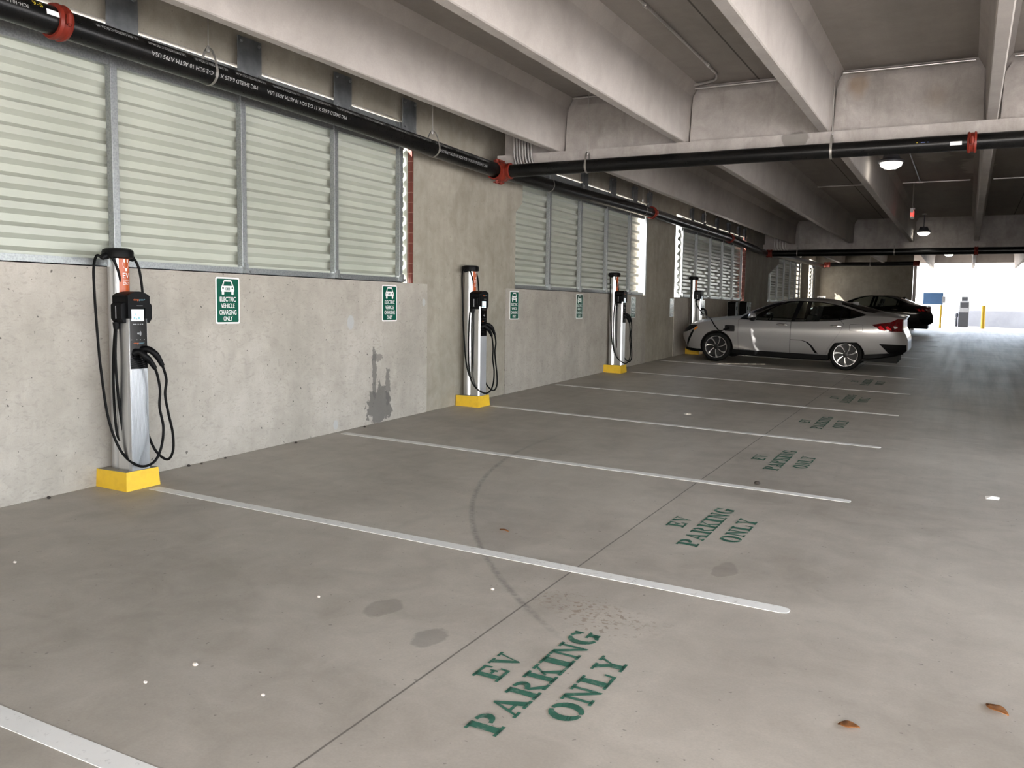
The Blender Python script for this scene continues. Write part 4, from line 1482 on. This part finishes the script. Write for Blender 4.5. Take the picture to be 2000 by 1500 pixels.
def make_car(name, label, paint, origin, rot, over=None, cfg=None):
    cfg = cfg or {}
    S = CarSurf(over)
    t = thing(name, origin, label, 'car')
    t.rotation_euler = rot
    WFRONT = [(1.60, .992), (2.475, 1.002), (2.575, 1.415), (2.40, 1.408), (2.15, 1.362), (1.92, 1.285), (1.72, 1.185), (1.60, 1.105), (1.50, 1.03)]
    WREAR = [(2.56, 1.008), (3.02, 1.030), (3.45, 1.072), (3.50, 1.335), (3.25, 1.386), (3.0, 1.414), (2.68, 1.418)]
    WQ = [(3.49, 1.080), (3.72, 1.125), (3.93, 1.185), (3.76, 1.252), (3.54, 1.318)]
    GREEN = [(1.36, .99), (1.60, .978), (2.5, .985), (3.02, 1.015), (3.50, 1.060), (3.75, 1.115), (4.0, 1.192), (3.78, 1.268), (3.50, 1.352), (3.25, 1.405), (3.0, 1.434), (2.6, 1.438), (2.38, 1.425), (2.13, 1.378), (1.90, 1.30), (1.70, 1.205), (1.55, 1.13), (1.42, 1.05)]
    if over:
        dz = lambda poly: [(p[0], min(p[1], S.c['zrail'](p[0]) - .02)) for p in poly]
        WFRONT, WREAR, WQ, GREEN = dz(WFRONT), dz(WREAR), dz(WQ), [(p[0], min(p[1], S.c['zrail'](p[0]) - .004)) for p in GREEN]
    FD = [(1.365, .292), (1.350, .60), (1.335, .965), (1.60, .976), (2.478, .983), (2.484, .6), (2.488, .292)]
    RD = [(2.492, .292), (2.488, .6), (2.482, .983), (3.02, 1.013), (3.50, 1.056), (3.575, .98), (3.50, .80), (3.36, .575), (3.29, .46), (3.245, .33), (3.235, .292)]
    side = lambda poly, st=.05: [(x, S.inv(x, z)) for x, z in densify(poly, st)]
    regs = []   # (key, uv polygon)
    regs.append(('void', side(arch_front(.375))))
    regs.append(('void', side(REARARCH)))
    regs.append(('wfront', side(WFRONT)))
    regs.append(('wrear', side(WREAR)))
    regs.append(('wquarter', side(WQ)))
    regs.append(('trim', side(GREEN)))
    if not cfg.get('noport'):
        regs.append(('port', side([(1.05, .70), (1.26, .70), (1.275, .72), (1.265, .83), (1.24, .84), (1.06, .835), (1.045, .82)])))
    # lamps
    regs.append(('amber', side([(.345, .685), (.41, .74), (.40, .765), (.36, .762), (.315, .70)], .03)))
    regs.append(('headlamp', side([(.01, .600), (.16, .645), (.30, .715), (.41, .80), (.30, .80), (.10, .775), (.02, .70)], .03)))
    regs.append(('trim', side([(.33, .68), (.30, .60), (.15, .30), (.10, .30), (.12, .36), (.25, .62), (.30, .70)], .04)))
    regs.append(('tailred', side([(4.24, .965), (4.30, .985), (4.40, .90), (4.42, .885), (4.30, .90)], .03)))
    regs.append(('tailred', side([(4.44, .985), (4.53, .93), (4.55, .895), (4.45, .905), (4.40, .955)], .03)))
    regs.append(('tailclear', side([(4.58, .985), (4.68, .98), (4.70, .95), (4.62, .93)], .03)))
    regs.append(('tail', side([(4.12, 1.0), (4.30, 1.035), (4.52, 1.07), (4.66, 1.135), (4.80, 1.135), (4.815, .99), (4.80, .875), (4.46, .872), (4.28, .90)], .04)))
    regs.append(('vent', side([(4.29, .605), (4.82, .60), (4.82, .43), (4.60, .385), (4.47, .43)], .04)))
    regs.append(('trim', side([(2.49, .598), (2.72, .598), (2.86, .565), (2.95, .49), (3.08, .32), (3.02, .32), (2.90, .49), (2.82, .555), (2.72, .588), (2.49, .588)], .04)))
    regs.append(('fdoor', side(shrink(FD, .005))))
    regs.append(('seam', side(FD)))
    regs.append(('rdoor', side(shrink(RD, .005))))
    regs.append(('seam', side(RD)))
    regs.append(('seam', side([(3.70, .845), (3.94, .845), (3.955, .86), (3.955, .975), (3.94, .99), (3.70, .99), (3.685, .975), (3.685, .86)], .04)))
    fuel = side([(3.70, .85), (3.94, .85), (3.95, .86), (3.95, .975), (3.94, .985), (3.70, .985), (3.69, .975), (3.69, .86)], .04)
    regs.insert(-1, ('body', fuel))
    # screens on top
    regs.append(('windscreen', densify([(1.33, 6.2), (1.33, 5.2), (1.40, 4.25), (1.60, 4.16), (1.9, 4.16), (2.12, 4.22), (2.20, 5.2), (2.22, 6.2)], .08)))
    regs.append(('backlight', densify([(3.42, 6.2), (3.42, 5.2), (3.46, 4.28), (3.75, 4.2), (4.12, 4.3), (4.30, 5.2), (4.33, 6.2)], .08)))
    # triangulate the (x, v) domain with all outlines as constraints
    pts, edges = [], []

    def addloop(poly):
        o = len(pts)
        pts.extend(poly)
        n = len(poly)
        edges.extend((o + i, o + (i + 1) % n) for i in range(n))
    NX = 76
    border = [(CL * i / NX, 0.0) for i in range(NX + 1)] + [(CL, 6.0 * i / 34) for i in range(1, 35)] + [(CL * (NX - i) / NX, 6.0) for i in range(1, NX + 1)] + [(0.0, 6.0 * (34 - i) / 34) for i in range(1, 34)]
    addloop(border)
    for _, p in regs:
        addloop(p)
    o = len(pts)
    edges.extend([])
    for i in range(1, NX):
        for j in range(1, 34):
            pts.append((CL * i / NX + (.003 if j % 2 else -.003), 6.0 * j / 34))
    sc = 1 / 4.0    # v scaled so triangles are well shaped
    res = delaunay_2d_cdt([Vector((p[0], p[1] * sc)) for p in pts], edges, [], 0, 1e-5)
    V = [(v.x, v.y / sc) for v in res[0]]
    T = res[2]
    bins = {}
    for f in T:
        cx = sum(V[i][0] for i in f) / len(f)
        cv = sum(V[i][1] for i in f) / len(f)
        if not (0 < cx < CL and 0 < cv < 6):
            continue
        key = 'body'
        for k, p in regs:
            if inpoly((cx, cv), p):
                key = k
                break
        bins.setdefault(key, []).append(f)
    pos = [S.P(min(max(x, 0), CL), min(max(v, 0), 6)) for x, v in V]

    def shell(keys, nm, mats, parent, sides=(1, -1), off=0.0, caps=False, labels=None, thick=0.0):
        objs = []
        groups = [sides] if caps or nm in ('body', 'windscreen', 'rear_window') else [(s,) for s in sides]
        for g in groups:
            mb = MB()
            for s in g:
                for ki, key in enumerate(keys):
                    for f in bins.get(key, []):
                        q = [Vector((pos[i].x, pos[i].y * s, pos[i].z)) for i in f]
                        if off:
                            nn = (q[1] - q[0]).cross(q[2] - q[0])
                            nn.normalize()
                            if nn.y * s > 0:
                                nn = -nn
                            q = [p + nn * off for p in q]
                        mb.add(q, [(0, 1, 2)], ki if len(mats) > 1 else 0)
            if caps:
                for xe in (0.0, CL):
                    rows = [S.P(xe, 6.0 * i / 34) for i in range(35)]
                    for i in range(34):
                        a, b = rows[i], rows[i + 1]
                        mb.add([a, b, Vector((b.x, -b.y, b.z)), Vector((a.x, -a.y, a.z))], [(0, 1, 2, 3)])
            if not mb.f:
                continue
            me = bpy.data.meshes.new(nm)
            me.from_pydata(mb.v, [], mb.f)
            for m in mats:
                me.materials.append(m)
            if len(mats) > 1:
                me.polygons.foreach_set('material_index', mb.m)
            bm = bmesh.new()
            bm.from_mesh(me)
            bmesh.ops.remove_doubles(bm, verts=bm.verts, dist=2e-4)
            bmesh.ops.dissolve_degenerate(bm, edges=bm.edges, dist=1e-5)
            bmesh.ops.recalc_face_normals(bm, faces=bm.faces)
            bm.to_mesh(me)
            bm.free()
            me.polygons.foreach_set('use_smooth', [True] * len(me.polygons))
            me.set_sharp_from_angle(angle=math.radians(38))
            ob = bpy.data.objects.new(nm, me)
            COL.objects.link(ob)
            ob.parent = parent
            if thick:
                so = ob.modifiers.new('Solid', 'SOLIDIFY')
                so.thickness = thick
                so.offset = -1
            objs.append(ob)
        return objs

    shell(['body', 'seam', 'trim', 'vent'] + (['port'] if cfg.get('noport') else []), 'body', [paint, M['matte'], M['trim'], M['trim'], M['trim']][:4 + (1 if cfg.get('noport') else 0)], t, caps=True)
    fd = shell(['fdoor'], 'front_door', [paint], t)
    rd = shell(['rdoor'], 'rear_door', [paint], t)
    for key, nm, par in (('wfront', 'front_side_window', fd), ('wrear', 'rear_side_window', rd)):
        for i, ob in enumerate(shell([key], nm, [M['glass']], t)):
            if i < len(par):
                ob.parent = par[i]
    shell(['wquarter'], 'quarter_window', [M['glass']], t)
    shell(['windscreen'], 'windscreen', [M['glass']], t)
    shell(['backlight'], 'rear_window', [M['glass']], t)
    tl = shell(['tail'], 'tail_lamp', [M['redlens']], t)
    for ob, k in zip(shell(['tailred', 'tailclear'], 'lamp_reflector', [M['redbright'], M['clearlens']], t), range(2)):
        ob.parent = tl[k]
    hl = shell(['headlamp'], 'headlamp', [M['panelblack']], t)
    for ob, k in zip(shell(['amber'], 'side_marker', [M['amber']], t), range(2)):
        ob.parent = hl[k]
        ob['label'] = 'amber side marker'
    if not cfg.get('noport'):
        # only the left wing has the charge port; on the other side the panel is body colour
        for i, ob in enumerate(shell(['port'], 'charge_port', [M['matte']], t)):
            if i == 1:
                ob.name = 'wing_panel'
                ob.data.materials[0] = paint
            else:
                ob['label'] = 'open black charge port'
                yo = S.P(1.12, S.inv(1.12, .77)).y
                MB().box(1.033, 1.040, yo - .075, yo + .01, .70, .845).build('flap', paint, ob, bevel=.01)
                MB().tube([(1.13, yo + .03, .765), (1.12, yo - .05, .765), (1.09, yo - .11, .755), (1.05, yo - .13, .735)], [.034, .030, .024, .016], 12).build('plug', M['blackplastic'], ob, smooth=40)
    # lower cladding: sills and rear valance
    for s in (1, -1):
        mb = MB()
        for xs, zt_, zb_ in (([1.22, 1.30, 2.0, 2.8, 3.30], .30, [.20, .178, .172, .175, .185]), ([4.0, 4.12, 4.35, 4.6, 4.76], None, [.27, .262, .30, .355, .40]), ([.12, .25, .40, .52], None, [.215, .195, .19, .20])):
            ring_ = []
            for i, x in enumerate(xs):
                y = S.c['w'](x) - (.055 if zt_ else .06)
                zt2 = (zt_ if zt_ else S.c['zbot'](x) + .03)
                ring_.append([(x, -s * y, zt2), (x, -s * (y - .005), zb_[i] + .02), (x, -s * (y - .03), zb_[i]), (x, -s * (y - .25), zb_[i])])
            vs = [p for r_ in ring_ for p in r_]
            fs = [(4 * i + k, 4 * i + k + 1, 4 * i + k + 5, 4 * i + k + 4) for i in range(len(xs) - 1) for k in range(3)]
            fs += [(0, 1, 2, 3), tuple(4 * (len(xs) - 1) + k for k in (3, 2, 1, 0))]
            mb.add(vs, fs)
        mb.build('lower_cladding', M['trim'], t, smooth=40)
    MB().box(.25, 4.65, -.60, .60, .20, .36).build('underbody', M['matte'], t)
    # wheel wells
    for cx in (.87, 3.65):
        for s in (1, -1):
            mb = MB()
            mb.lathe([(.42, -s * .89), (.42, -s * .56), (0, -s * .56)], 36, 'y', (cx, 0, .33), cap=False)
            vs, fs = [], []
            o_ = mb
            # keep the well above the underside only
            keep = [f for f in o_.f if sum(o_.v[i][2] for i in f) / len(f) > .34]
            o_.m = [0] * len(keep)
            o_.f = keep
            for i, v in enumerate(o_.v):
                x, y, z = v
                yl = S.c['w'](x) - .06
                zmax = 2.0
                o_.v[i] = (x, max(-yl, min(yl, y)), z)
            mb.build('wheel_well', M['matte'], t, fixn=False)
    # wheels
    for cx in (.87, 3.65):
        for s in (1, -1):
            R0 = .332
            yo, yi = -.895 * s, -.685 * s
            sg = -s
            w = MB().lathe([(.235, yi), (.30, yi), (.325, yi + sg * .03), (R0, yi + sg * .06), (R0, yo - sg * .05), (.324, yo - sg * .018), (.30, yo), (.262, yo - sg * .004), (.250, yo - sg * .012), (.235, yo - sg * .02)], 48, 'y', (cx, 0, R0), cap=False).build('wheel', M['tyre'], t, smooth=50)
            MB().lathe([(.249, yo - sg * .012), (.246, yo - sg * .006), (.236, yo - sg * .008), (.232, yo - sg * .03), (.228, yo - sg * .09), (0.0, yo - sg * .10)], 40, 'y', (cx, 0, R0), cap=False).build('rim_barrel', M['rimdark'], w, smooth=35)
            mb = MB()
            mb.lathe([(.250, yo - sg * .010), (.248, yo - sg * .003), (.236, yo - sg * .004), (.233, yo - sg * .022)], 48, 'y', (cx, 0, R0), cap=False)
            ns = 7
            for k in range(ns):
                a = 2 * PI * k / ns + .25
                prof = [(.045, -.16, .5), (.085, -.14, .34), (.13, -.08, .27), (.18, .01, .27), (.215, .08, .33), (.240, .14, .46)]
                row = []
                for rr, aa, bb in prof:
                    hw_ = bb * .5 * (1 if rr > .06 else .9)
                    dpt = yo - sg * (.030 - .10 * (rr - .04) * .9 * .9) if rr < .2 else yo - sg * .010
                    for ang, dd in ((a + aa - hw_ * .55, 0), (a + aa + hw_ * .55, 0), (a + aa + hw_ * .55, .03), (a + aa - hw_ * .55, .03)):
                        row.append((cx + rr * math.cos(ang), dpt - sg * dd, R0 + rr * math.sin(ang)))
                fs = []
                for i in range(len(prof) - 1):
                    for q in range(4):
                        fs.append((4 * i + q, 4 * i + (q + 1) % 4, 4 * i + 4 + (q + 1) % 4, 4 * i + 4 + q))
                mb.add(row, fs)
            mb.build('spokes', M['rim'] if not cfg.get('darkrim') else M['lampbody'], w)
            MB().lathe([(.060, yo - sg * .030), (.055, yo - sg * .016), (.030, yo - sg * .012), (0, yo - sg * .012)], 20, 'y', (cx, 0, R0)).build('hub_cap', M['rimdark'], w, smooth=35)
    # handles
    for x, z, par in ((2.30, .905, fd), (3.42, .935, rd)):
        for s, pd in zip((1, -1), par):
            y = S.P(x, S.inv(x, z)).y * s
            mb = MB().ball((x, y, z), .125, .022, .030, 10)
            mb.build('handle', paint if cfg.get('noport') else M['chrome'], pd, smooth=60)
    # mirrors
    for s, pd in zip((1, -1), fd):
        mb = MB()
        y = S.P(1.62, 3.1).y * s
        mb.ball((1.655, y - s * .11, 1.065), .085, .115, .085, 12)
        mb.build('mirror', paint, pd, smooth=60)
        mb = MB().prism([(1.60, .985), (1.72, .985), (1.71, 1.02), (1.62, 1.02)], 'y', min(y + s * .02, y - s * .09), max(y + s * .02, y - s * .09))
        mb.ball((1.665, y - s * .11, 1.025), .080, .112, .072, 10)
        mb.build('mirror_base', M['trim'], pd, smooth=40)
    # roof fin
    zr = S.c['ztop'](3.70)
    mb = MB()
    mb.add([(3.55, 0, zr + .012), (3.74, -.03, zr - .025), (3.74, .03, zr - .025), (3.75, 0, zr + .045), (3.70, -.012, zr + .045), (3.70, .012, zr + .045)], [(0, 1, 4), (0, 4, 5), (0, 5, 2), (1, 3, 4), (2, 5, 3), (1, 2, 3), (3, 5, 4), (0, 2, 1)])
    mb.build('roof_fin', paint, t)
    # cabin
    mb = MB()
    mb.box(1.3, 4.2, -.70, .70, .36, .42)
    mb.box(1.38, 1.70, -.72, .72, .62, .92)
    cab = mb.build('cabin_floor', M['matte'], t)
    for x, y in ((2.25, -.37), (2.25, .37)):
        mb = MB()
        mb.prism([(x - .15, .42), (x + .42, .42), (x + .40, .62), (x - .14, .66)], 'y', y - .24, y + .24)
        mb.prism([(x + .30, .60), (x + .46, .62), (x + .66, 1.12), (x + .54, 1.14)], 'y', y - .23, y + .23)
        mb.prism([(x + .56, 1.16), (x + .67, 1.14), (x + .70, 1.30), (x + .62, 1.33)], 'y', y - .12, y + .12)
        for dy in (-.05, .05):
            mb.tube([(x + .60, y + dy, 1.10), (x + .63, y + dy, 1.18)], .008, 6)
        mb.build('seat', M['seat'], t, bevel=.03)
    mb = MB()
    mb.prism([(3.0, .42), (3.55, .42), (3.55, .62), (3.0, .66)], 'y', -.66, .66)
    mb.prism([(3.48, .60), (3.62, .62), (3.80, 1.08), (3.68, 1.10)], 'y', -.66, .66)
    mb.build('rear_bench', M['seat'], t, bevel=.03)
    mb = MB()
    pts = [(1.92 + .16 * math.sin(a) * .35, -.37 + .18 * math.cos(a), .96 + .17 * math.sin(a)) for a in [2 * PI * i / 24 for i in range(25)]]
    mb.tube(pts, .014, 8)
    mb.tube([(1.92, -.54, .96), (1.92, -.20, .96)], .018, 6)
    mb.tube([(1.92, -.37, .96), (1.68, -.37, .86)], .03, 8)
    mb.build('steering_wheel', M['trim'], t, smooth=50)
    return t


CARY = 20.80
make_car('silver_car', 'silver fastback sedan parked nose to the wall with a charging cable plugged in', M['silver'], (0.27, CARY, fz(0.27, CARY) + .003), (math.atan(SY), -math.atan(SX), 0))
BY = 38.95
make_car('black_car', 'black sedan parked beyond the silver car in front of the dark end wall', M['blackpaint'], (0.16, BY, fz(0.16, BY) + .003), (math.atan(SY), -math.atan(SX), 0),
         over=dict(ztop=[(0, .66), (.05, .745), (.15, .835), (.51, .945), (.86, .998), (1.28, 1.055), (1.60, 1.21), (1.95, 1.36), (2.25, 1.44), (2.55, 1.475), (2.95, 1.485), (3.3, 1.465), (3.65, 1.39), (3.95, 1.28), (4.25, 1.175), (4.45, 1.135), (4.70, 1.125), (4.84, 1.11)],
                   zrail=[(0, .645), (.08, .735), (.15, .80), (.5, .915), (.9, .975), (1.28, 1.03), (1.42, 1.085), (1.55, 1.14), (1.88, 1.29), (2.21, 1.39), (2.6, 1.435), (3.0, 1.43), (3.4, 1.355), (3.75, 1.245), (3.95, 1.175), (4.3, 1.125), (4.7, 1.10), (4.84, 1.085)],
                   zbelt=[(0, .63), (.08, .70), (.2, .79), (.5, .87), (.9, .935), (1.28, .98), (1.6, .985), (2.5, 1.0), (3.1, 1.02), (3.5, 1.05), (3.93, 1.09), (4.3, 1.085), (4.7, 1.065), (4.84, 1.05)]),
         cfg=dict(noport=True, darkrim=True))

# ------------------------------------------------------------------ beyond the exit
def tagmesh(mb, name, mat, label, cat, group=None, **kw):
    return tag(mb.build(name, mat, **kw), label, cat, group)


t = thing('bollard', (6.85, 46.9, fz(6.85, 46.9)), 'yellow steel bollard right of the pay machine outside the exit', 'bollard')
MB().lathe([(0.085, -.01), (0.085, 1.03), (0.075, 1.07), (0.04, 1.095), (0, 1.10)], 20).build('post', M['yellow'], t, smooth=35)
t = thing('sign_post', (5.08, 45.7, fz(5.08, 45.7)), 'yellow post with a blue sign box near the black car tail', 'sign post')
MB().lathe([(0.06, -.01), (0.045, .12), (0.045, 1.04), (0, 1.05)], 14).build('post', M['yellow'], t, smooth=35)
MB().box(-.78, .07, -.03, .03, 1.08, 1.62).build('sign_box', M['bluesign'], t, bevel=.01)
MB().tube([(0, 0, 1.0), (0, 0, 1.30)], .03, 10).build('bracket', M['machinelight'], t)
MB().box(.02, .16, -.05, .05, 1.15, 1.45).build('reader_box', M['machinelight'], t, bevel=.01)
t = thing('pay_machine', (6.02, 48.2, fz(6.02, 48.2)), 'grey pay machine standing at the low outdoor wall', 'machine')
MB().box(-.22, .22, -.2, .2, -.01, .70).build('cabinet', M['machine'], t, bevel=.01)
MB().box(-.20, .24, -.16, .2, .70, 1.25).build('upper_housing', M['machinelight'], t, bevel=.01)
MB().box(-.15, .19, -.17, -.16, .92, 1.18).build('display', M['machine'], t)
MB().box(-.12, .16, -.1, .1, 1.25, 1.45).build('top_box', M['machine'], t, bevel=.02)
t = thing('hydrant_post', (5.72, 48.3, fz(5.72, 48.3)), 'small dark post at the left of the pay machine', 'post')
MB().lathe([(0.05, -.01), (0.05, .45), (0.07, .47), (0.07, .6), (0.03, .68), (0, .68)], 14).build('post', M['machine'], t, smooth=35)
MB().tube([(-.08, -.02, .42), (-.08, -.02, .12)], .02, 8).build('handle', M['machinelight'], t)

t = thing('wall_notice', (0.27, 41.985, 2.13), 'small white notice with a dark pictogram on the end wall', 'sign')
MB().box(-.18, .18, -.01, .01, -.14, .14).build('panel', M['signwhite'], t)
mb = MB()
mb.box(-.12, .12, -.013, -.0105, .06, .09)
mb.box(-.05, .0, -.013, -.0105, -.09, .03)
mb.box(-.12, -.09, -.013, -.0105, -.10, .06)
mb.box(.09, .12, -.013, -.0105, -.10, .06)
mb.build('pictogram', M['machine'], t)
for x, lab in ((1.02, 'small grey wall box above the pipe on the end wall, left one'), (2.80, 'small grey wall box above the pipe on the end wall, right one')):
    t = thing('junction_box', (x, 41.98, 3.83), lab, 'junction box', 'wall boxes on the end wall')
    MB().box(-.11, .11, -.08, .0, .0, .20).build('box', M['machinelight'], t, bevel=.01)
    MB().box(-.06, .06, -.085, -.08, .05, .14).build('cover', M['lampbody'], t)

# ------------------------------------------------------------------ litter on the deck
def leaf(x, y, L, W, rz, label):
    mb = MB()
    n = 10
    vs, fs = [], []
    for i in range(n + 1):
        t_ = i / n
        w = W * (math.sin(PI * t_) ** .8) * (.9 + .2 * math.sin(5 * t_)) + .0008
        up = .004 * math.sin(PI * t_) + .004
        for k, s in enumerate((-1, 0, 1)):
            vs.append(((t_ - .5) * L, s * w, up + (abs(s) * .006)))
    for i in range(n):
        for k in range(2):
            fs.append((3 * i + k, 3 * i + k + 1, 3 * i + k + 4, 3 * i + k + 3))
    mb.add(vs, fs)
    o = mb.build('dry_leaf', M['leaf'], fixn=False, smooth=True)
    o.location = (x, y, fz(x, y) - .0015)
    o.rotation_euler = (0, 0, rz)
    so = o.modifiers.new('Solid', 'SOLIDIFY')
    so.thickness = .0012
    return tag(o, label, 'leaf', 'dry leaves on the deck')


leaf(6.40, 4.20, .115, .032, -0.75, 'larger dry brown leaf by the lower right edge')
leaf(5.855, 3.72, .085, .030, 0.1, 'smaller dry brown leaf left of the larger leaf')
leaf(3.37, 5.40, .09, .014, -0.3, 'thin dry leaf between two stall lines beyond the tyre arc')


def pebble(x, y, s, mat, name, label, cat, group, flat=.6):
    mb = MB().ball((0, 0, 0), s, s * .8, s * flat, 5)
    rnd = random.Random(int(x * 1000 + y * 100))
    mb.v = [(a * (1 + .25 * (rnd.random() - .5)), b * (1 + .25 * (rnd.random() - .5)), c * (1 + .25 * (rnd.random() - .5))) for a, b, c in mb.v]
    o = mb.build(name, mat)
    o.location = (x, y, fz(x, y) + s * flat * .8)
    return tag(o, label, cat, group)


o = MB().add([(-.05, -.03, .002), (.05, -.035, .004), (.06, .02, .018), (0, .035, .012), (-.055, .02, .02), (0, 0, .03)], [(0, 1, 5), (1, 2, 5), (2, 3, 5), (3, 4, 5), (4, 0, 5), (4, 3, 2, 1, 0)]).build('paper_scrap', M['paper'], loc=(6.47, 8.57, fz(6.47, 8.57)))
tag(o, 'crumpled white paper scrap alone on the right of the deck', 'paper')
for x, y, s, lab in ((3.18, 2.77, .014, 'tan pebble in the nearest stall'), (3.13, 2.54, .010, 'white pebble left of the tan pebble'), (3.10, 3.72, .010, 'white pebble above the oval damp spot'),
                     (3.64, 2.71, .010, 'white chip at the bottom of the frame'), (3.86, 4.33, .012, 'pale chip on the tyre arc'), (1.22, 3.21, .012, 'pale chip near the left edge below the wall')):
    pebble(x, y, s, M['pebble'], 'pebble', lab, 'pebble', 'pale pebbles on the deck')
pebble(4.60, 7.94, .028, M['grit'], 'dirt_clod', 'dark dirt clod between the second and third stencils', 'dirt clod', None)
for x, y, s, lab in ((.05, 4.25, .018, 'dark crumb at the wall base left of the first plinth'), (.04, 5.62, .018, 'dark crumb at the wall base below the first sign'), (.06, 5.75, .013, 'dark crumb right beside another at the wall base'),
                     (.05, 6.05, .014, 'lone dark crumb at the wall base past the first sign'), (.08, 7.0, .016, 'dark crumb at the wall base halfway to the stain'), (.06, 8.2, .016, 'dark crumb at the wall base under the grey stain')):
    pebble(x, y, s, M['grit'], 'grit_crumb', lab, 'grit', 'dark crumbs along the wall base')

# ------------------------------------------------------------------ light
w = bpy.data.worlds.new('World')
scene.world = w
w.use_nodes = True
nt = w.node_tree
bg = nt.nodes['Background']
sky = nt.nodes.new('ShaderNodeTexSky')
sky.sky_type = 'NISHITA'
sky.sun_disc = False
sky.sun_elevation = math.radians(41)
sky.sun_rotation = math.radians(200)
sky.air_density = 1.0
sky.dust_density = 3.0
mixw = nt.nodes.new('ShaderNodeMix')
mixw.data_type = 'RGBA'
mixw.inputs[0].default_value = 0.80
nt.links.new(sky.outputs[0], mixw.inputs[6])
mixw.inputs[7].default_value = (1.0, 0.99, 0.985, 1)
nt.links.new(mixw.outputs[2], bg.inputs['Color'])
bg.inputs['Strength'].default_value = 5.0

sd = bpy.data.lights.new('sun', 'SUN')
sd.energy = 42.0
sd.angle = math.radians(0.6)
sd.color = (1.0, 0.96, 0.9)
so = bpy.data.objects.new('sun', sd)
COL.objects.link(so)
dirv = Vector((1.93, 1.60, -2.18)).normalized()
so.rotation_euler = dirv.to_track_quat('-Z', 'Y').to_euler()
so.location = (-20, -10, 30)

# ------------------------------------------------------------------ camera
cam = bpy.data.cameras.new('camera')
cam.sensor_fit = 'HORIZONTAL'
cam.sensor_width = 36.0
cam.lens = FPX / 2000 * 36.0
cam.clip_end = 400
co = bpy.data.objects.new('camera', cam)
COL.objects.link(co)
f = Vector((math.sin(YAW) * math.cos(PITCH), math.cos(YAW) * math.cos(PITCH), math.sin(PITCH)))
rt = Vector((math.cos(YAW), -math.sin(YAW), 0))
up = rt.cross(f)
Rv = rt * math.cos(ROLL) + up * math.sin(ROLL)
Uv = -rt * math.sin(ROLL) + up * math.cos(ROLL)
m = Matrix((Rv, Uv, -f)).transposed().to_4x4()
m.translation = (CX, 0, CZ)
co.matrix_world = m
scene.camera = co

scene.view_settings.view_transform = 'Standard'
scene.view_settings.look = 'None'
scene.view_settings.gamma = 1.0
scene.view_settings.use_curve_mapping = False
scene.view_settings.exposure = 0.25
scene.cycles.max_bounces = 14
scene.cycles.diffuse_bounces = 8
scene.cycles.transparent_max_bounces = 12
